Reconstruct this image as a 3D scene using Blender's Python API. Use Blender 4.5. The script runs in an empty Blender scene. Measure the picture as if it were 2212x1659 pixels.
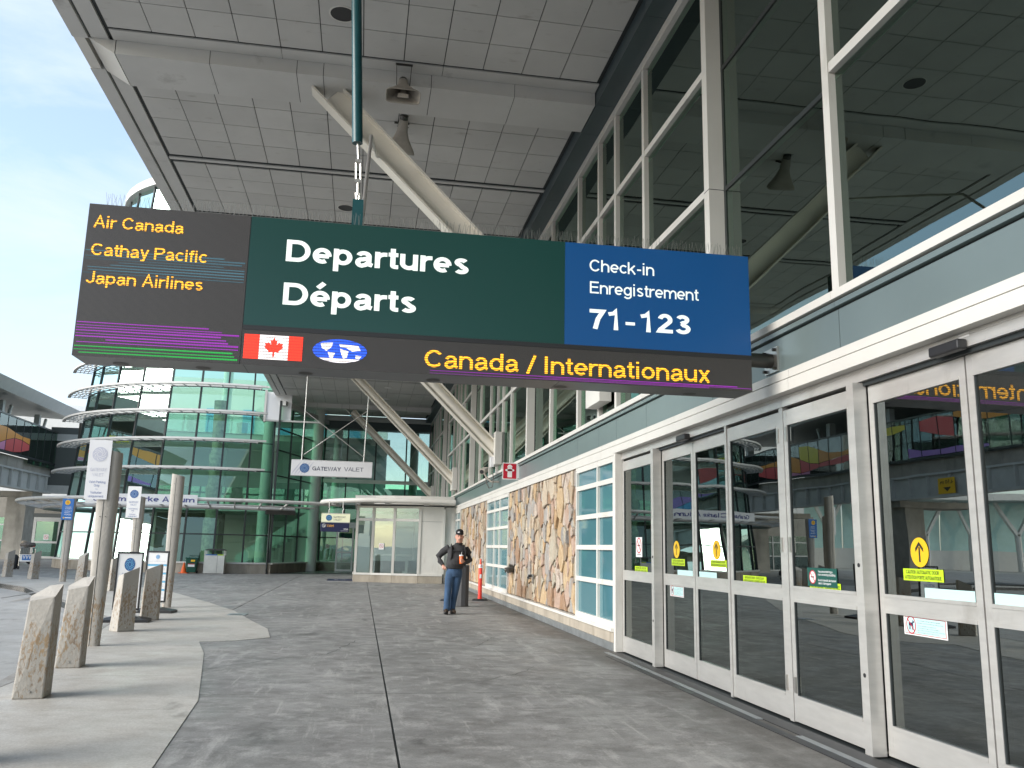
import bpy, bmesh, math, random
from mathutils import Vector, Matrix

random.seed(7)
S = bpy.context.scene
COL = S.collection
PI = math.pi

# ------------------------------------------------------------------ camera
H = 1.43
YAW, PITCH, ROLL, FOC = math.radians(9.632), math.radians(10.857), math.radians(1.2014), 1852.3 / 2212
cam_d = bpy.data.cameras.new('camera')
cam = bpy.data.objects.new('camera', cam_d)
COL.objects.link(cam)
cam_d.sensor_fit = 'HORIZONTAL'
cam_d.sensor_width = 36.0
cam_d.lens = 36.0 * FOC
cam_d.clip_start = 0.05
cam_d.clip_end = 3000
def _rot():
    Bm = Matrix(((1, 0, 0), (0, 0, -1), (0, 1, 0)))
    cy, sy = math.cos(YAW), math.sin(YAW)
    cp, sp = math.cos(PITCH), math.sin(PITCH)
    cr, sr = math.cos(ROLL), math.sin(ROLL)
    Ry = Matrix(((cy, 0, -sy), (0, 1, 0), (sy, 0, cy)))
    Rx = Matrix(((1, 0, 0), (0, cp, sp), (0, -sp, cp)))
    Rz = Matrix(((cr, -sr, 0), (sr, cr, 0), (0, 0, 1)))
    return Rz @ Rx @ Ry @ Bm
_R = _rot()
_m = Matrix((_R[0], -_R[1], -_R[2])).transposed().to_4x4()
_m.translation = (0, 0, H)
cam.matrix_world = _m
S.camera = cam

# ------------------------------------------------------------------ sky, sun, exposure
SUN_EL, SUN_AZ = math.radians(26), math.radians(250)     # azimuth clockwise from +Y
W = bpy.data.worlds.new('World')
S.world = W
W.use_nodes = True
nt = W.node_tree
nt.nodes.clear()
def _n(t, **k):
    n = nt.nodes.new(t)
    for a, v in k.items():
        setattr(n, a, v)
    return n
wo = _n('ShaderNodeOutputWorld')
bg = _n('ShaderNodeBackground')
bg.inputs['Strength'].default_value = 0.15
sky = _n('ShaderNodeTexSky')
sky.sky_type = 'NISHITA'
sky.sun_disc = False
sky.sun_elevation = SUN_EL
sky.sun_rotation = SUN_AZ
sky.air_density = 1.0
sky.dust_density = 0.6
sky.ozone_density = 1.0
tc = _n('ShaderNodeTexCoord')
mp = _n('ShaderNodeMapping')
mp.inputs['Scale'].default_value = (1.3, 1.3, 4.2)
nz = _n('ShaderNodeTexNoise')
nz.inputs['Scale'].default_value = 2.1
nz.inputs['Detail'].default_value = 7
nz.inputs['Roughness'].default_value = 0.58
nz.inputs['Distortion'].default_value = 0.5
rp = _n('ShaderNodeValToRGB')
rp.color_ramp.elements[0].position = 0.40
rp.color_ramp.elements[0].color = (0.30, 0.30, 0.30, 1)
rp.color_ramp.elements[1].position = 0.66
rp.color_ramp.elements[1].color = (1, 1, 1, 1)
mx = _n('ShaderNodeMixRGB')
mx.inputs[2].default_value = (2.5, 2.85, 3.2, 1)
nt.links.new(tc.outputs['Generated'], mp.inputs['Vector'])
nt.links.new(mp.outputs[0], nz.inputs['Vector'])
nt.links.new(nz.outputs[0], rp.inputs[0])
nt.links.new(rp.outputs[0], mx.inputs[0])
nt.links.new(sky.outputs[0], mx.inputs[1])
nt.links.new(mx.outputs[0], bg.inputs[0])
nt.links.new(bg.outputs[0], wo.inputs[0])

sun_d = bpy.data.lights.new('sun', 'SUN')
sun_d.energy = 2.0
sun_d.angle = math.radians(45)
sun_d.color = (1.0, 0.955, 0.89)
sun = bpy.data.objects.new('sun', sun_d)
COL.objects.link(sun)
_sd = Vector((math.sin(SUN_AZ) * math.cos(SUN_EL), math.cos(SUN_AZ) * math.cos(SUN_EL), math.sin(SUN_EL)))
sun.rotation_euler = _sd.to_track_quat('Z', 'Y').to_euler()

S.view_settings.view_transform = 'Standard'
S.view_settings.look = 'None'
S.view_settings.exposure = 1.28
S.view_settings.gamma = 1.0
S.view_settings.use_curve_mapping = False
S.render.engine = 'CYCLES'
S.cycles.max_bounces = 10
S.cycles.diffuse_bounces = 5
S.cycles.glossy_bounces = 5
S.cycles.transparent_max_bounces = 16
S.cycles.caustics_reflective = False
S.cycles.caustics_refractive = False
S.cycles.sample_clamp_indirect = 4
try:
    S.cycles.use_denoising = True
except Exception:
    pass

# ------------------------------------------------------------------ materials
def mat(name, col, rough=0.5, metal=0.0, var=0.0, vscale=2.0, vstretch=(1, 1, 1), bump=0.0, bscale=30.0,
        emit=None, estr=0.0, spec=None, rand=0.0, dirt=None, coat=0.0):
    m = bpy.data.materials.new(name)
    m.use_nodes = True
    t = m.node_tree
    p = t.nodes['Principled BSDF']
    p.inputs['Base Color'].default_value = (*col, 1)
    p.inputs['Roughness'].default_value = rough
    p.inputs['Metallic'].default_value = metal
    if spec is not None:
        p.inputs['Specular IOR Level'].default_value = spec
    if coat:
        p.inputs['Coat Weight'].default_value = coat
        p.inputs['Coat Roughness'].default_value = 0.08
    if emit:
        p.inputs['Emission Color'].default_value = (*emit, 1)
        p.inputs['Emission Strength'].default_value = estr
    L = t.links.new
    if var or bump or dirt or rand:
        geo = t.nodes.new('ShaderNodeNewGeometry')
        mpn = t.nodes.new('ShaderNodeMapping')
        mpn.inputs['Scale'].default_value = vstretch
        L(geo.outputs['Position'], mpn.inputs['Vector'])
        cur = None
        if var or rand:
            mixn = t.nodes.new('ShaderNodeHueSaturation')
            mixn.inputs['Color'].default_value = (*col, 1)
            cur = mixn.outputs[0]
            val = None
            if var:
                n = t.nodes.new('ShaderNodeTexNoise')
                n.inputs['Scale'].default_value = vscale
                n.inputs['Detail'].default_value = 6
                n.inputs['Roughness'].default_value = 0.6
                L(mpn.outputs[0], n.inputs['Vector'])
                mr = t.nodes.new('ShaderNodeMapRange')
                mr.inputs['From Min'].default_value = 0.3
                mr.inputs['From Max'].default_value = 0.7
                mr.inputs['To Min'].default_value = 1 - var
                mr.inputs['To Max'].default_value = 1 + var
                L(n.outputs[0], mr.inputs[0])
                val = mr.outputs[0]
            if rand:
                oi = t.nodes.new('ShaderNodeObjectInfo')
                mr2 = t.nodes.new('ShaderNodeMapRange')
                mr2.inputs['To Min'].default_value = 1 - rand
                mr2.inputs['To Max'].default_value = 1 + rand
                L(oi.outputs['Random'], mr2.inputs[0])
                if val is None:
                    val = mr2.outputs[0]
                else:
                    mu = t.nodes.new('ShaderNodeMath')
                    mu.operation = 'MULTIPLY'
                    L(val, mu.inputs[0])
                    L(mr2.outputs[0], mu.inputs[1])
                    val = mu.outputs[0]
            L(val, mixn.inputs['Value'])
        if dirt:
            dcol, dscale, dlo, dhi, dstretch = dirt
            mp2 = t.nodes.new('ShaderNodeMapping')
            mp2.inputs['Scale'].default_value = dstretch
            L(geo.outputs['Position'], mp2.inputs['Vector'])
            n2 = t.nodes.new('ShaderNodeTexNoise')
            n2.inputs['Scale'].default_value = dscale
            n2.inputs['Detail'].default_value = 8
            n2.inputs['Roughness'].default_value = 0.65
            L(mp2.outputs[0], n2.inputs['Vector'])
            mr3 = t.nodes.new('ShaderNodeMapRange')
            mr3.inputs['From Min'].default_value = dlo
            mr3.inputs['From Max'].default_value = dhi
            L(n2.outputs[0], mr3.inputs[0])
            mc = t.nodes.new('ShaderNodeMixRGB')
            mc.inputs[1].default_value = (*col, 1)
            mc.inputs[2].default_value = (*dcol, 1)
            L(mr3.outputs[0], mc.inputs[0])
            if cur:
                L(cur, mc.inputs[1])
            cur = mc.outputs[0]
        if cur:
            L(cur, p.inputs['Base Color'])
        if bump:
            n3 = t.nodes.new('ShaderNodeTexNoise')
            n3.inputs['Scale'].default_value = bscale
            n3.inputs['Detail'].default_value = 5
            L(geo.outputs['Position'], n3.inputs['Vector'])
            b = t.nodes.new('ShaderNodeBump')
            b.inputs['Strength'].default_value = bump
            b.inputs['Distance'].default_value = 0.02
            L(n3.outputs[0], b.inputs['Height'])
            L(b.outputs[0], p.inputs['Normal'])
    return m

def glass(name, tint, ior=1.7, rough=0.0, wob=0.0, gcol=(0.93, 1.0, 0.97)):
    m = bpy.data.materials.new(name)
    m.use_nodes = True
    t = m.node_tree
    t.nodes.clear()
    o = t.nodes.new('ShaderNodeOutputMaterial')
    tr = t.nodes.new('ShaderNodeBsdfTransparent')
    tr.inputs[0].default_value = (*tint, 1)
    gl = t.nodes.new('ShaderNodeBsdfGlossy')
    gl.inputs['Roughness'].default_value = rough
    gl.inputs['Color'].default_value = (*gcol, 1)
    fr = t.nodes.new('ShaderNodeFresnel')
    fr.inputs['IOR'].default_value = ior
    mx = t.nodes.new('ShaderNodeMixShader')
    t.links.new(fr.outputs[0], mx.inputs[0])
    t.links.new(tr.outputs[0], mx.inputs[1])
    t.links.new(gl.outputs[0], mx.inputs[2])
    t.links.new(mx.outputs[0], o.inputs[0])
    if wob:
        geo = t.nodes.new('ShaderNodeNewGeometry')
        n3 = t.nodes.new('ShaderNodeTexNoise')
        n3.inputs['Scale'].default_value = 1.1
        n3.inputs['Detail'].default_value = 1
        t.links.new(geo.outputs['Position'], n3.inputs['Vector'])
        b = t.nodes.new('ShaderNodeBump')
        b.inputs['Strength'].default_value = wob
        b.inputs['Distance'].default_value = 0.02
        t.links.new(n3.outputs[0], b.inputs['Height'])
        t.links.new(b.outputs[0], gl.inputs['Normal'])
        t.links.new(b.outputs[0], fr.inputs['Normal'])
    return m

def emis(name, col, s, base=(0.02, 0.02, 0.02), stripes=None):
    m = mat(name, base, 0.5, emit=col, estr=s)
    if stripes:
        pitch, duty = stripes
        t = m.node_tree
        p = t.nodes['Principled BSDF']
        g = t.nodes.new('ShaderNodeNewGeometry')
        sx = t.nodes.new('ShaderNodeSeparateXYZ')
        t.links.new(g.outputs['Position'], sx.inputs[0])
        def fr(sock, per, d, lo):
            a = t.nodes.new('ShaderNodeMath'); a.operation = 'DIVIDE'; a.inputs[1].default_value = per
            t.links.new(sock, a.inputs[0])
            f = t.nodes.new('ShaderNodeMath'); f.operation = 'FRACT'
            t.links.new(a.outputs[0], f.inputs[0])
            c = t.nodes.new('ShaderNodeMath'); c.operation = 'LESS_THAN'; c.inputs[1].default_value = d
            t.links.new(f.outputs[0], c.inputs[0])
            r = t.nodes.new('ShaderNodeMapRange'); r.inputs['To Min'].default_value = lo; r.inputs['To Max'].default_value = 1
            t.links.new(c.outputs[0], r.inputs[0])
            return r.outputs[0]
        a = fr(sx.outputs['Z'], pitch, duty, 0.22)
        b = fr(sx.outputs['X'], 0.0125, 0.72, 0.55)
        mu = t.nodes.new('ShaderNodeMath'); mu.operation = 'MULTIPLY'
        t.links.new(a, mu.inputs[0]); t.links.new(b, mu.inputs[1])
        m2 = t.nodes.new('ShaderNodeMath'); m2.operation = 'MULTIPLY'; m2.inputs[1].default_value = s
        t.links.new(mu.outputs[0], m2.inputs[0])
        t.links.new(m2.outputs[0], p.inputs['Emission Strength'])
    return m

M = {}
M['paint'] = mat('white_paint', (0.69, 0.675, 0.635), 0.42, var=0.05, vscale=1.3, dirt=((0.42, 0.39, 0.34), 1.2, 0.60, 0.86, (1, 1, 0.35)))
M['cream'] = mat('cream_steel', (0.74, 0.705, 0.63), 0.45, var=0.05, vscale=2)
M['beamw'] = mat('beam_cladding', (0.60, 0.595, 0.575), 0.5, var=0.07, vscale=0.8, dirt=((0.30, 0.29, 0.27), 1.6, 0.60, 0.82, (1, 1, 1)))
M['alu'] = mat('brushed_aluminium', (0.56, 0.55, 0.53), 0.36, 0.45, var=0.08, vscale=3, vstretch=(1, 1, 5), dirt=((0.38, 0.36, 0.33), 2.2, 0.60, 0.80, (1, 1, 0.5)))
M['teal'] = mat('teal_cladding', (0.165, 0.212, 0.215), 0.30, 0.15, var=0.06, vscale=0.9)
M['slate'] = mat('slate_soffit', (0.055, 0.078, 0.085), 0.45, var=0.1, vscale=1)
M['dark'] = mat('dark_joint', (0.022, 0.028, 0.03), 0.6)
M['tile'] = mat('ceiling_tile', (0.58, 0.575, 0.555), 0.62, var=0.07, vscale=0.7, rand=0.05, dirt=((0.36, 0.34, 0.31), 2.4, 0.60, 0.80, (1, 2.5, 1)))
M['conc'] = mat('plinth_concrete', (0.40, 0.355, 0.29), 0.85, var=0.18, vscale=2.2, vstretch=(1, 1, 0.4), bump=0.25, bscale=40, dirt=((0.20, 0.17, 0.13), 1.6, 0.52, 0.75, (1, 1, 0.3)))
M['conc2'] = mat('weathered_concrete', (0.36, 0.34, 0.30), 0.85, var=0.18, vscale=1.2, bump=0.2, bscale=20, dirt=((0.17, 0.16, 0.14), 1.0, 0.52, 0.78, (1, 1, 0.25)))
M['galv'] = mat('galvanised_strip', (0.34, 0.36, 0.37), 0.4, 0.6, var=0.2, vscale=4)
M['gdark'] = glass('tinted_glass', (0.55, 0.80, 0.66), 2.7, wob=0.05, gcol=(.80, 1.0, .90))
M['gdoor'] = glass('door_glass', (0.45, 0.48, 0.46), 3.3, wob=0.10)
M['ggreen'] = glass('green_glass', (0.50, 0.78, 0.64), 1.95, wob=0.10, gcol=(.78, 1.0, .90))
M['gclear'] = glass('clear_glass', (0.70, 0.80, 0.77), 2.3, wob=0.1)
M['span'] = mat('spandrel_glass', (0.075, 0.20, 0.235), 0.04, spec=0.85)
M['mull'] = mat('black_mullion', (0.025, 0.03, 0.03), 0.45)
M['black'] = mat('black_plastic', (0.02, 0.02, 0.022), 0.42)
M['steel'] = mat('stainless', (0.55, 0.53, 0.50), 0.34, 0.85, var=0.1, vscale=3)
M['gun'] = mat('gunmetal', (0.085, 0.082, 0.075), 0.4, 0.6)
M['hgreen'] = mat('green_pole_paint', (0.012, 0.075, 0.085), 0.3)
M['case'] = mat('sign_case', (0.125, 0.13, 0.135), 0.38, 0.3, var=0.08, vscale=2)
M['signgreen'] = mat('sign_green', (0.007, 0.042, 0.036), 0.28, emit=(0.010, 0.060, 0.052), estr=0.09)
M['signblue'] = mat('sign_blue', (0.006, 0.060, 0.19), 0.30, emit=(0.006, 0.07, 0.22), estr=0.14)
M['signwhite'] = mat('sign_lettering', (0.80, 0.83, 0.80), 0.5, emit=(0.85, 1.0, 0.93), estr=0.22)
M['white'] = mat('white_print', (0.80, 0.80, 0.80), 0.4)
M['offw'] = mat('white_board', (0.74, 0.74, 0.76), 0.35, var=0.03)
M['navy'] = mat('navy_print', (0.012, 0.016, 0.065), 0.4)
M['blueprint'] = mat('blue_print', (0.03, 0.10, 0.28), 0.45)
M['paleblue'] = mat('pale_blue_print', (0.30, 0.42, 0.62), 0.45)
M['fade'] = mat('faded_print', (0.53, 0.54, 0.63), 0.5)
M['fadeblue'] = mat('faded_blue_print', (0.24, 0.29, 0.48), 0.5)
M['sky'] = mat('cyan_print', (0.16, 0.46, 0.68), 0.45)
M['bluesign'] = mat('curb_blue_print', (0.035, 0.16, 0.46), 0.4)
M['yellow'] = mat('yellow_print', (0.80, 0.48, 0.015), 0.4)
M['lime'] = mat('lime_print', (0.50, 0.72, 0.02), 0.45)
M['blackp'] = mat('black_print', (0.015, 0.015, 0.015), 0.5)
M['redp'] = mat('red_print', (0.50, 0.008, 0.03), 0.4)
M['grnp'] = mat('green_print', (0.006, 0.075, 0.060), 0.4)
M['cyanf'] = mat('pale_cyan_film', (0.52, 0.76, 0.76), 0.35)
M['gold'] = mat('gold_print', (0.75, 0.40, 0.10), 0.4)
M['orange'] = mat('orange_plastic', (0.85, 0.045, 0.025), 0.45)
M['cone'] = mat('cone_orange', (0.90, 0.15, 0.02), 0.5)
M['bing'] = mat('bin_green', (0.006, 0.075, 0.05), 0.4)
M['inwall'] = mat('interior_wall', (0.36, 0.38, 0.36), 0.8)
M['indark'] = mat('interior_dark', (0.10, 0.11, 0.105), 0.7)
M['infloor'] = mat('interior_floor', (0.24, 0.23, 0.21), 0.25)
M['incol'] = mat('interior_column', (0.74, 0.78, 0.72), 0.6)
M['spike'] = mat('wire', (0.30, 0.30, 0.28), 0.4, 0.7)
M['horn'] = mat('horn_plastic', (0.42, 0.385, 0.34), 0.6, var=0.12, vscale=6)
M['roofing'] = mat('metal_roof', (0.46, 0.47, 0.46), 0.45, 0.3, var=0.06)
M['bsteel'] = mat('bridge_steel', (0.50, 0.51, 0.49), 0.55, var=0.08)

def ledmat():
    m = mat('led_matrix', (0.032, 0.030, 0.030), 0.45)
    t = m.node_tree
    p = t.nodes['Principled BSDF']
    g = t.nodes.new('ShaderNodeNewGeometry')
    v = t.nodes.new('ShaderNodeTexVoronoi')
    v.inputs['Scale'].default_value = 120
    v.inputs['Randomness'].default_value = 0.1
    t.links.new(g.outputs['Position'], v.inputs['Vector'])
    r = t.nodes.new('ShaderNodeValToRGB')
    r.color_ramp.elements[0].position = 0.18
    r.color_ramp.elements[0].color = (0.115, 0.105, 0.10, 1)
    r.color_ramp.elements[1].position = 0.42
    r.color_ramp.elements[1].color = (0.022, 0.020, 0.020, 1)
    t.links.new(v.outputs['Distance'], r.inputs[0])
    t.links.new(r.outputs[0], p.inputs['Base Color'])
    return m
M['led'] = ledmat()
M['amber'] = emis('led_amber', (1.0, 0.44, 0.012), 1.05, stripes=(0.0205, 0.64))
M['ledpurple'] = emis('led_purple', (0.36, 0.008, 0.50), 0.55, stripes=(0.0125, 0.8))
M['ledgreen'] = emis('led_green', (0.0, 0.50, 0.06), 0.55, stripes=(0.0125, 0.8))
M['ledblue'] = emis('led_teal', (0.06, 0.20, 0.27), 0.40, stripes=(0.0125, 0.8))
M['ledred'] = emis('led_red', (1.0, 0.03, 0.005), 0.75, stripes=(0.024, 0.85))
M['ledwhite'] = emis('led_white', (1.0, 0.92, 0.90), 0.75, stripes=(0.024, 0.75))
M['ledcobalt'] = emis('led_cobalt', (0.01, 0.10, 0.85), 0.65, stripes=(0.024, 0.75))

def pavemat(name, a, b, streak, dark, seed, wall=False):
    """broom-finished concrete with tyre scuffs, pale scratches and dark spots"""
    m = bpy.data.materials.new(name)
    m.use_nodes = True
    t = m.node_tree
    p = t.nodes['Principled BSDF']
    L = t.links.new
    g = t.nodes.new('ShaderNodeNewGeometry')
    def noise(scale, st, rot=0.0, detail=6, rough=0.6):
        mpn = t.nodes.new('ShaderNodeMapping')
        mpn.inputs['Scale'].default_value = st
        mpn.inputs['Rotation'].default_value = (0, 0, rot)
        mpn.inputs['Location'].default_value = (seed, seed * 1.7, 0)
        L(g.outputs['Position'], mpn.inputs['Vector'])
        n = t.nodes.new('ShaderNodeTexNoise')
        n.inputs['Scale'].default_value = scale
        n.inputs['Detail'].default_value = detail
        n.inputs['Roughness'].default_value = rough
        L(mpn.outputs[0], n.inputs['Vector'])
        return n.outputs[0]
    def rng(s, lo, hi, tlo=0.0, thi=1.0):
        r = t.nodes.new('ShaderNodeMapRange')
        r.inputs['From Min'].default_value = lo
        r.inputs['From Max'].default_value = hi
        r.inputs['To Min'].default_value = tlo
        r.inputs['To Max'].default_value = thi
        L(s, r.inputs[0])
        return r.outputs[0]
    def mix(f, c1, c2, blend='MIX'):
        x = t.nodes.new('ShaderNodeMixRGB')
        x.blend_type = blend
        if isinstance(f, float):
            x.inputs[0].default_value = f
        else:
            L(f, x.inputs[0])
        for i, c in ((1, c1), (2, c2)):
            if isinstance(c, tuple):
                x.inputs[i].default_value = (*c, 1)
            else:
                L(c, x.inputs[i])
        return x.outputs[0]
    c = mix(rng(noise(0.55, (1, 0.55, 1), 0.2), 0.35, 0.68), a, b)
    c = mix(rng(noise(2.6, (1, 1.4, 1), 0.7, 8, 0.72), 0.42, 0.66, 0, 0.70), c, dark)
    c = mix(rng(noise(3.6, (1, 1.0, 1), 2.1, 9, 0.75), 0.50, 0.68, 0, streak * .8), c, (0.46, 0.455, 0.44))
    c = mix(rng(noise(3.2, (1.0, 0.16, 1), 0.30, 7, 0.7), 0.56, 0.74, 0, streak), c, (0.50, 0.49, 0.47))
    c = mix(rng(noise(5.5, (0.13, 1.0, 1), -0.15, 7, 0.7), 0.58, 0.76, 0, streak * 0.7), c, (0.46, 0.45, 0.43))
    c = mix(rng(noise(9.0, (1.0, 0.07, 1), -0.62, 5, 0.6), 0.62, 0.72, 0, streak * 0.6), c, (0.50, 0.49, 0.47))
    c = mix(rng(noise(1.1, (1, 0.5, 1), 1.1, 5, 0.6), 0.63, 0.70, 0, 0.55), c, tuple(x * 0.45 for x in dark))
    c = mix(rng(noise(28, (1, 1, 1), 0, 3, 0.6), 0.35, 0.7, 0.84, 1.14), (0, 0, 0), c) if False else c
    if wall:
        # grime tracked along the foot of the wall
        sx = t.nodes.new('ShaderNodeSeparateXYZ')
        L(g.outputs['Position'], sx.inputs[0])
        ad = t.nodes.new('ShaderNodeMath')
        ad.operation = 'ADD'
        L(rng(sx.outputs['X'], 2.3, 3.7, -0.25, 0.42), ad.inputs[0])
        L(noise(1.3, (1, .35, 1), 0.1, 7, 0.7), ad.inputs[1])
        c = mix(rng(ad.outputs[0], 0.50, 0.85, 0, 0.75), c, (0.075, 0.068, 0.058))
    fine = rng(noise(60, (1, 1, 1), 0, 3, 0.7), 0.3, 0.7, 0.82, 1.16)
    hs = t.nodes.new('ShaderNodeHueSaturation')
    L(fine, hs.inputs['Value'])
    L(c, hs.inputs['Color'])
    L(hs.outputs[0], p.inputs['Base Color'])
    L(rng(noise(1.6, (1, 0.6, 1), 0.4), 0.35, 0.7, 0.50, 0.78), p.inputs['Roughness'])
    bp = t.nodes.new('ShaderNodeBump')
    bp.inputs['Strength'].default_value = 0.22
    bp.inputs['Distance'].default_value = 0.01
    L(noise(45, (1, 1, 1), 0, 6, 0.7), bp.inputs['Height'])
    L(bp.outputs[0], p.inputs['Normal'])
    return m
M['pave'] = pavemat('worn_dark_concrete', wall=True, a=(0.195, 0.193, 0.187), b=(0.315, 0.312, 0.302), streak=0.72, dark=(0.105, 0.101, 0.094), seed=3.0) if True else pavemat('worn_dark_concrete', (0.195, 0.193, 0.187), (0.315, 0.312, 0.302), 0.66, (0.115, 0.111, 0.103), 3.0)
M['walk'] = pavemat('pale_concrete', (0.42, 0.405, 0.37), (0.50, 0.485, 0.45), 0.10, (0.33, 0.305, 0.265), 11.0)
M['kerb'] = pavemat('kerb_concrete', (0.28, 0.27, 0.25), (0.36, 0.34, 0.31), 0.15, (0.17, 0.15, 0.13), 5.0)
M['road'] = pavemat('road_concrete', (0.33, 0.325, 0.31), (0.42, 0.41, 0.39), 0.25, (0.25, 0.24, 0.225), 8.0)

def rustmat():
    """bare concrete bollard: drifts of rust-brown pitting thinning out towards its top"""
    m = mat('pitted_concrete', (0.40, 0.375, 0.335), 0.75, var=0.10, vscale=3, bump=0.3, bscale=25)
    t = m.node_tree
    p = t.nodes['Principled BSDF']
    L = t.links.new
    prev = p.inputs['Base Color'].links[0].from_socket
    tcn = t.nodes.new('ShaderNodeTexCoord')
    g = t.nodes.new('ShaderNodeNewGeometry')
    mpn = t.nodes.new('ShaderNodeMapping')
    mpn.inputs['Scale'].default_value = (36, 36, 15)
    L(g.outputs['Position'], mpn.inputs['Vector'])
    n = t.nodes.new('ShaderNodeTexNoise')
    n.inputs['Scale'].default_value = 1.0
    n.inputs['Detail'].default_value = 5
    n.inputs['Roughness'].default_value = 0.62
    n.inputs['Distortion'].default_value = 0.6
    L(mpn.outputs[0], n.inputs['Vector'])
    sx = t.nodes.new('ShaderNodeSeparateXYZ')
    L(g.outputs['Position'], sx.inputs[0])
    cv = t.nodes.new('ShaderNodeValToRGB')
    e = cv.color_ramp.elements
    e[0].position, e[0].color = 0.02, (0.10,) * 3 + (1,)
    e[1].position, e[1].color = 0.24, (0.17,) * 3 + (1,)
    for pos, vv in ((0.50, 0.20), (0.66, 0.13), (0.80, 0.0)):
        q = e.new(pos)
        q.color = (vv, vv, vv, 1)
    L(sx.outputs['Z'], cv.inputs[0])
    ad = t.nodes.new('ShaderNodeMath')
    ad.operation = 'ADD'
    L(n.outputs[0], ad.inputs[0])
    L(cv.outputs[0], ad.inputs[1])
    mr = t.nodes.new('ShaderNodeMapRange')
    mr.inputs['From Min'].default_value = 0.66
    mr.inputs['From Max'].default_value = 0.76
    L(ad.outputs[0], mr.inputs[0])
    mp2 = t.nodes.new('ShaderNodeMapping')
    mp2.inputs['Scale'].default_value = (9, 9, 1.6)
    L(g.outputs['Position'], mp2.inputs['Vector'])
    n2 = t.nodes.new('ShaderNodeTexNoise')
    n2.inputs['Scale'].default_value = 1.0
    L(mp2.outputs[0], n2.inputs['Vector'])
    cr = t.nodes.new('ShaderNodeValToRGB')
    cr.color_ramp.elements[0].position = 0.38
    cr.color_ramp.elements[0].color = (0.20, 0.135, 0.085, 1)
    cr.color_ramp.elements[1].position = 0.66
    cr.color_ramp.elements[1].color = (0.33, 0.21, 0.09, 1)
    L(n2.outputs[0], cr.inputs[0])
    x = t.nodes.new('ShaderNodeMixRGB')
    mm = t.nodes.new('ShaderNodeMath')
    mm.operation = 'MULTIPLY'
    mm.inputs[1].default_value = 0.8
    L(mr.outputs[0], mm.inputs[0])
    L(mm.outputs[0], x.inputs[0])
    L(prev, x.inputs[1])
    L(cr.outputs[0], x.inputs[2])
    L(x.outputs[0], p.inputs['Base Color'])
    return m
M['rust'] = rustmat()

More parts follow.
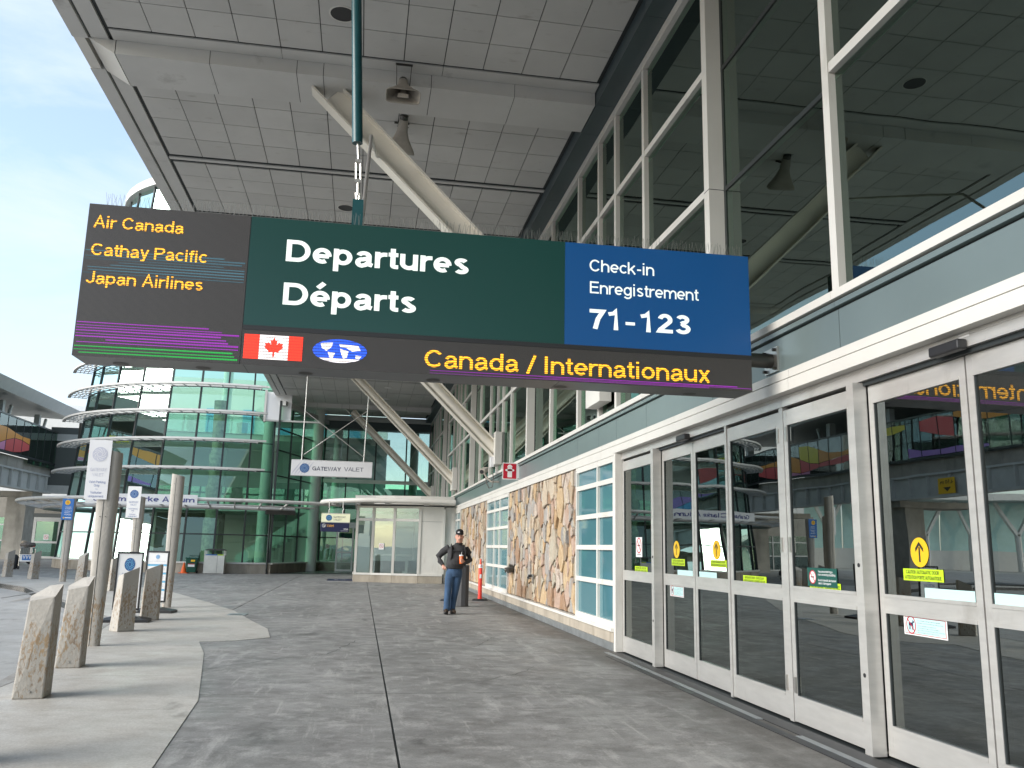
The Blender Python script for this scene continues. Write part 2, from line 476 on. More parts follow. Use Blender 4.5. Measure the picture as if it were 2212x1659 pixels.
def stonemat():
    m = bpy.data.materials.new('ledgestone')
    m.use_nodes = True
    t = m.node_tree
    p = t.nodes['Principled BSDF']
    L = t.links.new
    oi = t.nodes.new('ShaderNodeObjectInfo')
    g = t.nodes.new('ShaderNodeNewGeometry')
    r = t.nodes.new('ShaderNodeValToRGB')
    r.color_ramp.interpolation = 'CONSTANT'
    cols = [(0.45, 0.37, 0.27), (0.34, 0.335, 0.32), (0.47, 0.33, 0.19), (0.43, 0.39, 0.31), (0.33, 0.215, 0.14), (0.52, 0.45, 0.35),
            (0.27, 0.27, 0.265), (0.44, 0.32, 0.255), (0.51, 0.385, 0.235), (0.40, 0.375, 0.305), (0.50, 0.43, 0.37), (0.29, 0.235, 0.175)]
    while len(r.color_ramp.elements) < len(cols):
        r.color_ramp.elements.new(0.5)
    for i, c in enumerate(cols):
        r.color_ramp.elements[i].position = i / len(cols)
        r.color_ramp.elements[i].color = (*c, 1)
    L(oi.outputs['Random'], r.inputs[0])
    add = t.nodes.new('ShaderNodeVectorMath')
    add.operation = 'ADD'
    sc = t.nodes.new('ShaderNodeVectorMath')
    sc.operation = 'SCALE'
    sc.inputs[0].default_value = (37, 91, 53)
    L(oi.outputs['Random'], sc.inputs['Scale'])
    L(g.outputs['Position'], add.inputs[0])
    L(sc.outputs[0], add.inputs[1])
    mpn = t.nodes.new('ShaderNodeMapping')
    mpn.inputs['Scale'].default_value = (3, 5.5, 1.6)
    L(add.outputs[0], mpn.inputs['Vector'])
    n = t.nodes.new('ShaderNodeTexNoise')
    n.inputs['Scale'].default_value = 2.2
    n.inputs['Detail'].default_value = 8
    n.inputs['Roughness'].default_value = 0.7
    n.inputs['Distortion'].default_value = 1.2
    L(mpn.outputs[0], n.inputs['Vector'])
    m1 = t.nodes.new('ShaderNodeMapRange')
    m1.inputs['From Min'].default_value = 0.50
    m1.inputs['From Max'].default_value = 0.66
    m1.inputs['To Max'].default_value = 0.7
    L(n.outputs[0], m1.inputs[0])
    x = t.nodes.new('ShaderNodeMixRGB')
    x.inputs[2].default_value = (0.36, 0.19, 0.09, 1)
    L(m1.outputs[0], x.inputs[0])
    L(r.outputs[0], x.inputs[1])
    m2 = t.nodes.new('ShaderNodeMapRange')
    m2.inputs['From Min'].default_value = 0.46
    m2.inputs['From Max'].default_value = 0.28
    m2.inputs['To Max'].default_value = 0.6
    L(n.outputs[0], m2.inputs[0])
    x2 = t.nodes.new('ShaderNodeMixRGB')
    x2.inputs[2].default_value = (0.66, 0.58, 0.46, 1)
    L(m2.outputs[0], x2.inputs[0])
    L(x.outputs[0], x2.inputs[1])
    hs = t.nodes.new('ShaderNodeHueSaturation')
    n4 = t.nodes.new('ShaderNodeTexNoise')
    n4.inputs['Scale'].default_value = 22
    n4.inputs['Detail'].default_value = 6
    n4.inputs['Roughness'].default_value = 0.7
    L(add.outputs[0], n4.inputs['Vector'])
    m3 = t.nodes.new('ShaderNodeMapRange')
    m3.inputs['From Min'].default_value = 0.3
    m3.inputs['From Max'].default_value = 0.7
    m3.inputs['To Min'].default_value = 0.8
    m3.inputs['To Max'].default_value = 1.2
    L(n4.outputs[0], m3.inputs[0])
    L(m3.outputs[0], hs.inputs['Value'])
    L(x2.outputs[0], hs.inputs['Color'])
    L(hs.outputs[0], p.inputs['Base Color'])
    p.inputs['Roughness'].default_value = 0.8
    b = t.nodes.new('ShaderNodeBump')
    b.inputs['Strength'].default_value = 0.7
    b.inputs['Distance'].default_value = 0.03
    n5 = t.nodes.new('ShaderNodeTexNoise')
    n5.inputs['Scale'].default_value = 7
    n5.inputs['Detail'].default_value = 9
    n5.inputs['Roughness'].default_value = 0.65
    L(mpn.outputs[0], n5.inputs['Vector'])
    L(n5.outputs[0], b.inputs['Height'])
    L(b.outputs[0], p.inputs['Normal'])
    return m
M['stone'] = stonemat()
M['mortar'] = mat('mortar', (0.13, 0.105, 0.08), 0.9, var=0.2, vscale=8)

# ------------------------------------------------------------------ builders
class B:
    def __init__(s):
        s.v, s.f, s.mi = [], [], []
    def add(s, v, f, m=0):
        o = len(s.v)
        s.v.extend([tuple(x) for x in v])
        for q in f:
            s.f.append(tuple(i + o for i in q))
            s.mi.append(m)
        return s
    def box(s, x0, x1, y0, y1, z0, z1, m=0):
        v = [(x, y, z) for x in (x0, x1) for y in (y0, y1) for z in (z0, z1)]
        f = [(0, 1, 3, 2), (4, 6, 7, 5), (0, 4, 5, 1), (2, 3, 7, 6), (0, 2, 6, 4), (1, 5, 7, 3)]
        return s.add(v, f, m)
    def bar(s, p, q, w, h, up=(0, 0, 1), m=0):
        p, q, up = Vector(p), Vector(q), Vector(up)
        d = (q - p).normalized()
        a = d.cross(up)
        if a.length < 1e-6:
            a = d.cross(Vector((1, 0, 0)))
        a.normalize()
        b = a.cross(d)
        v = [c + a * (i * w / 2) + b * (j * h / 2) for c in (p, q) for i, j in ((-1, -1), (1, -1), (1, 1), (-1, 1))]
        return s.add(v, [(0, 1, 2, 3), (7, 6, 5, 4), (0, 4, 5, 1), (1, 5, 6, 2), (2, 6, 7, 3), (3, 7, 4, 0)], m)
    def tube(s, pts, r, n=10, m=0, closed=False, flat=1.0, cap=True, up=None):
        pts = [Vector(p) for p in pts]
        k = len(pts)
        rr = r if isinstance(r, (list, tuple)) else [r] * k
        rings = []
        ref = Vector(up) if up else None
        for i, p in enumerate(pts):
            a = pts[(i - 1) % k] if (closed or i > 0) else p
            b = pts[(i + 1) % k] if (closed or i < k - 1) else p
            d = (b - a)
            d = d.normalized() if d.length > 1e-9 else Vector((0, 0, 1))
            if ref is None:
                ref = Vector((0, 0, 1)) if abs(d.z) < 0.9 else Vector((1, 0, 0))
            x = d.cross(ref)
            if x.length < 1e-6:
                x = d.cross(Vector((0, 1, 0)))
            x.normalize()
            y = x.cross(d).normalized()
            rings.append([p + (x * math.cos(2 * PI * j / n) + y * math.sin(2 * PI * j / n) * flat) * rr[i] for j in range(n)])
        v = [q for R_ in rings for q in R_]
        f = []
        for i in range(k if closed else k - 1):
            for j in range(n):
                a, b = i * n + j, i * n + (j + 1) % n
                c, d = ((i + 1) % k) * n + (j + 1) % n, ((i + 1) % k) * n + j
                f.append((a, b, c, d))
        if cap and not closed:
            f.append(tuple(range(n - 1, -1, -1)))
            f.append(tuple((k - 1) * n + j for j in range(n)))
        return s.add(v, f, m)
    def rings(s, rs, n=16, m=0, cap=True):
        """rs: (cx, cy, z, rx, ry) horizontal ellipses, bottom to top"""
        v = [(cx + rx * math.cos(2 * PI * j / n), cy + ry * math.sin(2 * PI * j / n), z) for cx, cy, z, rx, ry in rs for j in range(n)]
        f = [(i * n + j, i * n + (j + 1) % n, (i + 1) * n + (j + 1) % n, (i + 1) * n + j) for i in range(len(rs) - 1) for j in range(n)]
        if cap:
            f.append(tuple(range(n - 1, -1, -1)))
            f.append(tuple((len(rs) - 1) * n + j for j in range(n)))
        return s.add(v, f, m)
    def prism(s, poly, z0, z1, top=None, m=0, mt=None):
        """poly: (x, y); z1: a height or one per corner; top: the corners at the top"""
        n = len(poly)
        top = top or poly
        zz = z1 if isinstance(z1, (list, tuple)) else [z1] * n
        v = [(x, y, z0) for x, y in poly] + [(x, y, zz[i]) for i, (x, y) in enumerate(top)]
        f = [(i, (i + 1) % n, n + (i + 1) % n, n + i) for i in range(n)]
        f.append(tuple(range(n - 1, -1, -1)))
        s.add(v, f, m)
        s.add(v[n:], [tuple(range(n))], m if mt is None else mt)
        return s
    def flat(s, mp, poly, d=0.0, m=0):
        s.add([mp(u, w, d) for u, w in poly], [tuple(range(len(poly)))], m)
        return s
    def rect(s, mp, u0, u1, w0, w1, d=0.0, m=0, n=1):
        for i in range(n):
            a, b = u0 + (u1 - u0) * i / n, u0 + (u1 - u0) * (i + 1) / n
            s.flat(mp, [(a, w0), (b, w0), (b, w1), (a, w1)], d, m)
        return s
    def disc(s, mp, u, w, ru, rw=None, d=0.0, m=0, n=24):
        rw = rw or ru
        return s.flat(mp, [(u + ru * math.cos(2 * PI * i / n), w + rw * math.sin(2 * PI * i / n)) for i in range(n)], d, m)
    def ring(s, mp, u, w, ru, rw, t, d=0.0, m=0, n=28):
        for i in range(n):
            a, b = 2 * PI * i / n, 2 * PI * (i + 1) / n
            s.flat(mp, [(u + ru * math.cos(a), w + rw * math.sin(a)), (u + ru * math.cos(b), w + rw * math.sin(b)),
                        (u + (ru - t) * math.cos(b), w + (rw - t) * math.sin(b)), (u + (ru - t) * math.cos(a), w + (rw - t) * math.sin(a))], d, m)
        return s
    def text(s, mp, txt, u0, u1, w0, cap, d=0.0, m=0, bold=0.0):
        """baseline from u0 to u1 at w0, capital height cap"""
        vs, fs = glyphs(txt, bold)
        xs = [q[0] for q in vs]
        lo, hi = min(xs), max(xs)
        k = (u1 - u0) / (hi - lo)
        c = cap / 0.72
        s.add([mp(u0 + (a - lo) * k, w0 + b * c, d + e) for a, b, e in vs], fs, m)
        return s

# grotesque lettering drawn from strokes: (advance, [polylines]) for a stroke of width s; capitals 0.72 high
def stroke_glyph(ch, s):
    h = s / 2
    X, C, Ds = .53, .72, -.20
    def E(cx, cy, rx, ry, a, b):
        n = max(3, int(abs(b - a) / 15))
        return [(cx + rx * math.cos(math.radians(a + (b - a) * i / n)), cy + ry * math.sin(math.radians(a + (b - a) * i / n))) for i in range(n + 1)]
    w, r = .53, .265
    o = lambda a=0, b=360, W=w, T=X, y0=0: E(W / 2, y0 + (T - y0) / 2, W / 2 - h, (T - y0) / 2 - h, a, b)
    L = lambda *p: list(p)
    acc = None
    if ch in 'éàèç':
        acc, ch = ch, {'é': 'e', 'è': 'e', 'à': 'a', 'ç': 'c'}[ch]
    if ch in 'ÀÉ':
        acc, ch = ch, {'À': 'A', 'É': 'E'}[ch]
    g = {
        ' ': lambda: (.27, []),
        'a': lambda: (.54, [L((.03 + h, .36)) [:0] + E(.25, .35, .22 - h, X - .35 - h, 168, 0) + [(.47 - h, h + .02), (.50, h * .9)], L((.47 - h, .30), (.30, .27)) + E(.20, .145, .18 - h + .01, .145 - h * .55, 80, 270) + [(.30, h), (.47 - h, .16)]]),
        'b': lambda: (.58, [L((h, 0), (h, C)), o()]),
        'c': lambda: (.51, [o(42, 318)]),
        'd': lambda: (.58, [L((w - h, 0), (w - h, C)), o()]),
        'e': lambda: (.56, [L((h * 1.2, X / 2 - .01), (w - h, X / 2 - .01)), E(w / 2, X / 2, w / 2 - h, X / 2 - h, -4, 318 - max(0, s - .086) * 230)]),
        'f': lambda: (.30, [L((.13, 0), (.13, .56)) + E(.13 + .11, .58, .11, C - .58 - h, 180, 90) + [(.29, C - h)], L((0, X - h * .8), (.28, X - h * .8))]),
        'g': lambda: (.58, [o(), L((w - h, X), (w - h, -.02)) + E(w / 2, -.02, w / 2 - h, .18 - h, 0, -160)]),
        'h': lambda: (.56, [L((h, 0), (h, C)), L((h, .30)) + E(.26, .30, .26 - h, X - .30 - h, 170, 0) + [(.52 - h, 0)]]),
        'i': lambda: (.23, [L((.09, 0), (.09, X)), L((.09, C - s * .9), (.09, C))]),
        'j': lambda: (.23, [L((.09, X), (.09, -.06)) + E(.02, -.06, .07, .13 - h, 0, -90), L((.09, C - s * .9), (.09, C))]),
        'k': lambda: (.52, [L((h, 0), (h, C)), L((.44, X), (h + .02, .20)), L((.19, .33), (.46, 0))]),
        'l': lambda: (.23, [L((.09, 0), (.09, C))]),
        'm': lambda: (.86, [L((h, 0), (h, X)), L((h, .32)) + E(.225, .32, .225 - h + .01, X - .32 - h, 170, 0) + [(.445 - h + .005, 0)], L((.445 - h, .32)) + E(.62, .32, .20 - h + .02, X - .32 - h, 170, 0) + [(.84 - h, 0)]]),
        'n': lambda: (.56, [L((h, 0), (h, X)), L((h, .30)) + E(.26, .30, .26 - h, X - .30 - h, 170, 0) + [(.52 - h, 0)]]),
        'o': lambda: (.57, [o()]),
        'p': lambda: (.58, [L((h, Ds), (h, X)), o()]),
        'q': lambda: (.58, [L((w - h, Ds), (w - h, X)), o()]),
        'r': lambda: (.36, [L((h, 0), (h, X)), L((h, .28)) + E(.27, .28, .27 - h, X - .28 - h, 175, 95) + [(.35, X - h)]]),
        's': lambda: (.50, [E(.235, X - .145, .205 - h, .145 - h * .9, 25, 180)[:] + E(.235, X - .145, .205 - h, .145 - h * .9, 180, 250)[1:] + E(.235, .148, .215 - h, .148 - h * .9, 70, -155)]),
        't': lambda: (.31, [L((.13, .67), (.13, .12)) + E(.13 + .09, .12, .09, .12 - h, 180, 270) + [(.29, h)], L((0, X - h * .8), (.28, X - h * .8))]),
        'u': lambda: (.56, [L((h, X)) + E(.26, .23, .26 - h, .23 - h, 180, 360), L((.52 - h, X), (.52 - h, 0))]),
        'v': lambda: (.49, [L((h * .9, X), (.24, h * .2), (.48 - h * .9, X))]),
        'w': lambda: (.74, [L((h * .9, X), (.19, h * .2), (.365, X - .02), (.54, h * .2), (.73 - h * .9, X))]),
        'x': lambda: (.50, [L((h * 1.1, X), (.49 - h * 1.1, 0)), L((.49 - h * 1.1, X), (h * 1.1, 0))]),
        'y': lambda: (.50, [L((h * .9, X), (.25, .02)), L((.49 - h * .9, X), (.20, -.14)) + [(.14, Ds + h), (.05, Ds + h)]]),
        'z': lambda: (.48, [L((.03, X - h), (.42, X - h), (.05, h), (.45, h))]),
        'A': lambda: (.68, [L((h * .9, 0), (.33, C - h * .1), (.66 - h * .9, 0)), L((.14, .23), (.52, .23))]),
        'B': lambda: (.66, [L((h, 0), (h, C)), L((h, C - h), (.34, C - h)) + E(.38, .55, .21 - h, .17 - h, 90, -90) + [(h, .38)], L((.34, .38)) + E(.39, .20, .23 - h, .19 - h * .5, 90, -90) + [(h, h)]]),
        'C': lambda: (.71, [E(.35, C / 2, .35 - h, C / 2 - h, 38, 322)]),
        'D': lambda: (.71, [L((h, h), (h, C - h), (.29, C - h)) + E(.31, C / 2, .36 - h, C / 2 - h, 90, -90) + [(h - .0, h)]]),
        'E': lambda: (.63, [L((.57, C - h), (h, C - h), (h, h), (.58, h)), L((h, .38), (.53, .38))]),
        'F': lambda: (.59, [L((.55, C - h), (h, C - h), (h, 0)), L((h, .36), (.49, .36))]),
        'G': lambda: (.75, [E(.36, C / 2, .36 - h, C / 2 - h, 42, 345), L((.38, .34), (.71 - h, .34), (.71 - h, 0))]),
        'H': lambda: (.71, [L((h, 0), (h, C)), L((.64 - h, 0), (.64 - h, C)), L((h, .38), (.64 - h, .38))]),
        'I': lambda: (.26, [L((.10, 0), (.10, C))]),
        'J': lambda: (.52, [L((.46 - h, C), (.46 - h, .20)) + E(.23, .20, .23 - h, .20 - h, 0, -180)]),
        'K': lambda: (.67, [L((h, 0), (h, C)), L((.60, C), (h, .24)), L((.22, .40), (.63, 0))]),
        'L': lambda: (.56, [L((h, C), (h, h), (.53, h))]),
        'M': lambda: (.83, [L((h, 0), (h, C - h * .2), (.385, .04), (.77 - h, C - h * .2), (.77 - h, 0))]),
        'N': lambda: (.71, [L((h, 0), (h, C - h * .2), (.64 - h, h * .2), (.64 - h, C))]),
        'O': lambda: (.76, [E(.37, C / 2, .37 - h, C / 2 - h, 0, 360)]),
        'P': lambda: (.63, [L((h, 0), (h, C - h), (.34, C - h)) + E(.37, .52, .23 - h, .20 - h, 90, -90) + [(h, .32 + h * .0)]]),
        'Q': lambda: (.76, [E(.37, C / 2, .37 - h, C / 2 - h, 0, 360), L((.44, .20), (.68, -.02))]),
        'R': lambda: (.69, [L((h, 0), (h, C - h), (.36, C - h)) + E(.38, .53, .23 - h, .19 - h, 90, -90) + [(h, .34)], L((.38, .34), (.60 - h * .6, 0))]),
        'S': lambda: (.64, [E(.30, .53, .26 - h, .19 - h, 20, 250) + E(.30, .195, .28 - h, .195 - h, 70, -160)]),
        'T': lambda: (.60, [L((0, C - h), (.58, C - h)), L((.29, C), (.29, 0))]),
        'U': lambda: (.71, [L((h, C)) + E(.32, .29, .32 - h, .29 - h, 180, 360) + [(.64 - h, C)]]),
        'V': lambda: (.65, [L((h * .9, C), (.32, h * .2), (.64 - h * .9, C))]),
        'W': lambda: (.95, [L((h * .9, C), (.24, h * .2), (.47, C - .02), (.70, h * .2), (.94 - h * .9, C))]),
        'X': lambda: (.66, [L((h, C), (.64 - h, 0)), L((.64 - h, C), (h, 0))]),
        'Y': lambda: (.65, [L((h * .9, C), (.32, .30), (.64 - h * .9, C)), L((.32, .34), (.32, 0))]),
        'Z': lambda: (.60, [L((.04, C - h), (.53, C - h), (.05, h), (.57, h))]),
        '0': lambda: (.56, [E(.26, C / 2, .26 - h, C / 2 - h, 0, 360)]),
        '1': lambda: (.56, [L((.30, 0), (.30, C - h * .3), (.24, .60), (.06, .56))]),
        '2': lambda: (.56, [E(.26, .49, .24 - h, .23 - h, 168, -30) + [(.06 + h * .6, h + .06), (.05 + h * .3, h), (.51, h)]]),
        '3': lambda: (.56, [E(.25, .535, .22 - h, .185 - h, 160, -80) + [(.20, .385)], L((.22, .385)) + E(.255, .20, .25 - h, .20 - h, 80, -165)]),
        '4': lambda: (.56, [L((.39, 0), (.39, C - h * .3), (.05, .20), (.54, .20))]),
        '5': lambda: (.56, [L((.48, C - h), (.12, C - h), (.08, .36)) + E(.26, .24, .245 - h, .24 - h, 140, -160)]),
        '6': lambda: (.56, [E(.26, .23, .25 - h, .23 - h, 0, 360), E(.30, .36, .29 - h, .36 - h, 180, 60)]),
        '7': lambda: (.56, [L((.03, C - h), (.50 - h * .5, C - h)) + [(.30, .36), (.21, 0)]]),
        '8': lambda: (.56, [E(.26, .535, .21 - h, .185 - h, 0, 360), E(.26, .205, .25 - h, .205 - h * .8, 0, 360)]),
        '9': lambda: (.56, [E(.26, .49, .25 - h, .23 - h, 0, 360), E(.22, .36, .29 - h, .36 - h, 0, -120)]),
        '-': lambda: (.36, [L((.05, .28), (.31, .28))]),
        '/': lambda: (.34, [L((.02, -.04), (.31, C + .02))]),
        '.': lambda: (.24, [L((.10, 0), (.10, s))]),
        ',': lambda: (.24, [L((.12, s), (.07, -.10))]),
        "'": lambda: (.18, [L((.08, C), (.08, C - .2))]),
        '$': lambda: (.56, [E(.26, .53, .22 - h, .17 - h, 20, 250) + E(.26, .205, .24 - h, .175 - h, 70, -160), L((.26, -.06), (.26, .78))]),
    }
    adv, st = g.get(ch, g['-'])()
    if acc:
        top = X + .05 if ch in 'aec' else C + .03
        if acc in 'éÉ':
            st.append([(.19, top + .02), (.36, top + .19)])
        elif acc in 'àèÀ':
            st.append([(.34, top + .02), (.17, top + .19)])
    return adv, st

def stroke_mesh(pl, s, z):
    """a polyline thickened to width s, mitred"""
    h = s / 2
    p = [pl[0]]
    for q in pl[1:]:
        if math.hypot(q[0] - p[-1][0], q[1] - p[-1][1]) > 1e-5:
            p.append(q)
    closed = len(p) > 3 and math.hypot(p[0][0] - p[-1][0], p[0][1] - p[-1][1]) < 1e-4
    if closed:
        p = p[:-1]
    n = len(p)
    lf, rt = [], []
    for i in range(n):
        a = p[(i - 1) % n] if (closed or i > 0) else None
        c = p[(i + 1) % n] if (closed or i < n - 1) else None
        b = p[i]
        def nrm(u, v):
            l = math.hypot(v[0] - u[0], v[1] - u[1])
            return (-(v[1] - u[1]) / l, (v[0] - u[0]) / l)
        if a is None:
            m = nrm(b, c)
        elif c is None:
            m = nrm(a, b)
        else:
            n1, n2 = nrm(a, b), nrm(b, c)
            mx, my = n1[0] + n2[0], n1[1] + n2[1]
            k = (mx * mx + my * my) / 2
            k = max(k, .30)
            m = (mx / k, my / k)
        lf.append((b[0] + m[0] * h, b[1] + m[1] * h, z))
        rt.append((b[0] - m[0] * h, b[1] - m[1] * h, z))
    v = lf + rt
    f = [(i, (i + 1) % n, n + (i + 1) % n, n + i) for i in range(n if closed else n - 1)]
    return v, f

_G = {}
KY = .86      # level strokes a little thinner than upright ones
def glyphs(txt, bold):
    """bold 0 .. 0.035: light to heavy"""
    s = .086 + 1.75 * bold
    key = (txt, round(s, 4))
    if key not in _G:
        V, F = [], []
        x = 0
        for ch in txt:
            adv, st = stroke_glyph(ch, s)
            for k, pl in enumerate(st):
                v, f = stroke_mesh([(a, b / KY) for a, b in pl], s, k * .0004)
                v = [(a, b * KY, z) for a, b, z in v]
                o = len(V)
                V += [(a + x, b, z) for a, b, z in v]
                F += [tuple(i + o for i in q) for q in f]
            x += adv + (.010 if ch != ' ' else 0) + s * .10
        _G[key] = (V, F)
    return _G[key]

def plane(o, ux, uz):
    o, ux, uz = Vector(o), Vector(ux), Vector(uz)
    n = ux.cross(uz)
    return lambda u, w, d=0.0: o + ux * u + uz * w + n * d

WL = {}
def wloc(o):
    return WL.get(o.name, Vector((0, 0, 0)))

def obj(name, b, mats, parent=None, smooth=False, kind=None, bevel=0.0, at=None):
    v = [Vector(q) for q in b.v]
    if at is None:
        lo = Vector((min(q.x for q in v), min(q.y for q in v), min(q.z for q in v)))
        hi = Vector((max(q.x for q in v), max(q.y for q in v), max(q.z for q in v)))
        c = Vector(((lo.x + hi.x) / 2, (lo.y + hi.y) / 2, lo.z))
    else:
        c = Vector(at)
    me = bpy.data.meshes.new(name)
    me.from_pydata([q - c for q in v], [], b.f)
    ml = mats if isinstance(mats, (list, tuple)) else [mats]
    for x in ml:
        me.materials.append(M[x] if isinstance(x, str) else x)
    me.polygons.foreach_set('material_index', b.mi)
    if smooth:
        me.polygons.foreach_set('use_smooth', [True] * len(me.polygons))
        try:
            me.set_sharp_from_angle(angle=math.radians(40))
        except Exception:
            pass
    me.update()
    o = bpy.data.objects.new(name, me)
    COL.objects.link(o)
    WL[o.name] = c
    if parent:
        o.parent = parent
        o.location = c - wloc(parent)
    else:
        o.location = c
    if kind:
        o['kind'] = kind
    if bevel:
        md = o.modifiers.new('edge', 'BEVEL')
        md.width = bevel
        md.segments = 2
        md.limit_method = 'ANGLE'
    return o

def tag(o, label, cat, group=None):
    o['label'] = label
    o['category'] = cat
    if group:
        o['group'] = group
    return o

def thing(name, label, cat, loc=(0, 0, 0), group=None):
    o = bpy.data.objects.new(name, None)
    o.empty_display_size = 0.2
    COL.objects.link(o)
    o.location = loc
    WL[o.name] = Vector(loc)
    return tag(o, label, cat, group)

def dup(root, loc, rz=0.0, label=None):
    r = root.copy()
    COL.objects.link(r)
    r.location = loc
    r.rotation_euler = (0, 0, rz)
    WL[r.name] = Vector(loc)
    if label:
        r['label'] = label
    for ch in list(root.children):
        c = ch.copy()
        COL.objects.link(c)
        c.parent = r
        for g in list(ch.children):
            d = g.copy()
            COL.objects.link(d)
            d.parent = c
    return r

def inst(src, parent, loc):
    """another copy of a piece, sharing its mesh"""
    o = src.copy()
    COL.objects.link(o)
    o.parent = parent
    WL[o.name] = Vector(loc)
    o.location = Vector(loc) - wloc(parent)
    return o

# ================================================================== GROUND
g = B().box(-700, 700, -700, 900, -0.6, -0.135)
obj('ground', g, 'road', kind='structure')
g = B().flat(lambda u, w, d: Vector((u, w, -0.131)), [(-22, -20), (-3.5, -20), (-3.5, 10.6), (-4.3, 17), (-8.2, 25), (-12.3, 33), (-16, 38), (-22, 42)])
obj('road', g, 'road', kind='structure')
g = B().prism([(-2.2, -20), (14, -20), (14, 75), (-60, 75), (-60, 45), (-22, 44), (-16.2, 39), (-12.2, 34.2), (-8.0, 26), (-4.3, 17), (-3.2, 12), (-2.2, 9)], -0.134, -0.012)
pav = obj('pavement', g, 'dark', kind='structure')
XE = [-60, -30, -19, -11.5, -8.5, -5.5, -2.65, 0.33, 3.70]
YE = [-15.3, -11.8, -8.4, -4.9, -1.45, 2.0, 5.5, 8.96, 12.45, 15.85, 19.4, 23.2, 27.0, 31.0, 34.9, 42.0, 48, 75]
def clipx(poly, line):
    """keep the part of poly right of the polyline given as a function y -> x"""
    return poly
def kerb_x(y):
    P = [(-20, -2.1), (9, -2.1), (12, -3.0), (17, -4.1), (25, -7.8), (33, -11.9), (38, -15.5), (42, -22), (44, -60), (80, -60)]
    for (a, xa), (b, xb) in zip(P, P[1:]):
        if a <= y <= b:
            return xa + (xb - xa) * (y - a) / (b - a)
    return -60
J = 0.010
for i in range(len(XE) - 1):
    for j in range(len(YE) - 1):
        x0, x1, y0, y1 = XE[i] + J, XE[i + 1] - J, YE[j] + J, YE[j + 1] - J
        a, c = max(x0, kerb_x(y0)), max(x0, kerb_x(y1))
        if a >= x1 and c >= x1:
            continue
        a, c = min(a, x1 - 0.01), min(c, x1 - 0.01)
        obj('paving_slab', B().prism([(a, y0), (x1, y0), (x1, y1), (c, y1)], -0.011, 0.0), 'pave', pav)

# pale walkway laid along the kerb, in strips with sawn joints
RB = [(-16, -1.2), (2, -1.2), (6.18, -1.24), (7.64, -1.33), (8.62, -1.39), (10.63, -1.70), (12.17, -1.94), (13.54, -2.24), (13.70, -1.75), (14.17, -1.30), (15.58, -1.48), (17.11, -1.92),
      (19.62, -2.58), (22.36, -3.59), (26.3, -5.14), (30.3, -7.3), (34.6, -10.6), (38.5, -14.5), (42, -21), (44, -34), (46, -60)]
LB = [(-16, -3.42), (9.8, -3.52), (10.6, -3.62), (13, -3.95), (15, -4.15), (17, -4.45), (20, -5.7), (22.5, -7.0), (25, -8.25), (28.2, -9.75), (30.5, -11.35), (34, -14.5), (37, -18.5), (39.5, -26), (41, -60)]
def lerp(P, y):
    for (a, xa), (b, xb) in zip(P, P[1:]):
        if a <= y <= b:
            return xa + (xb - xa) * (y - a) / max(b - a, 1e-6)
    return P[-1][1]
def span(P, y0, y1):
    ys = [y0] + [a for a, x in P if y0 + 1e-4 < a < y1 - 1e-4] + [y1]
    return [(lerp(P, y), y) for y in ys]
walk = obj('sidewalk', B().prism(span(LB, -16, 41) + list(reversed(span(RB, -16, 41))), -0.134, 0.0015), 'dark', kind='structure')
WJ = [-16, -10, -6, -2, 2.0, 4.1, 6.15, 8.18, 10.2, 12.3, 14.2, 16.4, 18.6, 20.8, 23.2, 25.6, 28.2, 31, 34, 37.5, 41]
for a, b in zip(WJ, WJ[1:]):
    lo = [(x + 0.148, y) for x, y in span(LB, a + 0.004, b - 0.004)]
    hi = span(RB, a + 0.004, b - 0.004)
    obj('concrete_slab', B().prism(lo + list(reversed(hi)), -0.03, 0.006), 'walk', walk)
    obj('kerb_stone', B().prism([(x, y) for x, y in span(LB, a + 0.004, b - 0.004)] + [(x + 0.143, y) for x, y in reversed(span(LB, a + 0.004, b - 0.004))], -0.1335, 0.008), 'kerb', walk)

def crack(pts, w, seed):
    rg = random.Random(seed)
    b = B()
    P = [Vector((x, y, .0012)) for x, y in pts]
    fine = []
    for p, q in zip(P, P[1:]):
        n = max(2, int((q - p).length / .12))
        for i in range(n):
            c = p.lerp(q, i / n)
            fine.append(Vector((c.x + rg.uniform(-.03, .03), c.y + rg.uniform(-.03, .03), .0012)))
    fine.append(P[-1])
    for p, q in zip(fine, fine[1:]):
        t = (q - p).normalized()
        k = Vector((-t.y, t.x, 0)) * w * rg.uniform(.5, 1.2)
        b.add([p + k, p - k, q - k, q + k], [(0, 1, 2, 3)])
    obj('crack', b, 'dark', pav)
crack([(-1.7, 10.7), (-1.0, 11.6), (-.35, 12.1), (-.2, 12.9), (.05, 13.9)], .005, 1)
crack([(1.7, 12.9), (2.3, 14.6), (3.2, 15.3)], .004, 2)
crack([(-.75, 14.3), (-.2, 14.1), (.3, 14.6)], .003, 3)
crack([(1.1, 9.4), (1.9, 10.3), (2.2, 10.9)], .003, 4)

# a few scraps on the paving and the sawn drain cover
t = thing('drain_cover', 'small dark metal cover plate set where the pale walkway meets the dark paving', 'drain cover', (-2.35, 18.6, 0))
obj('cover_plate', B().box(-2.56, -2.2, 18.35, 18.85, 0.001, 0.010), 'galv', t)
obj('slot', B().box(-2.5, -2.26, 18.42, 18.48, 0.0105, 0.013), 'dark', t)

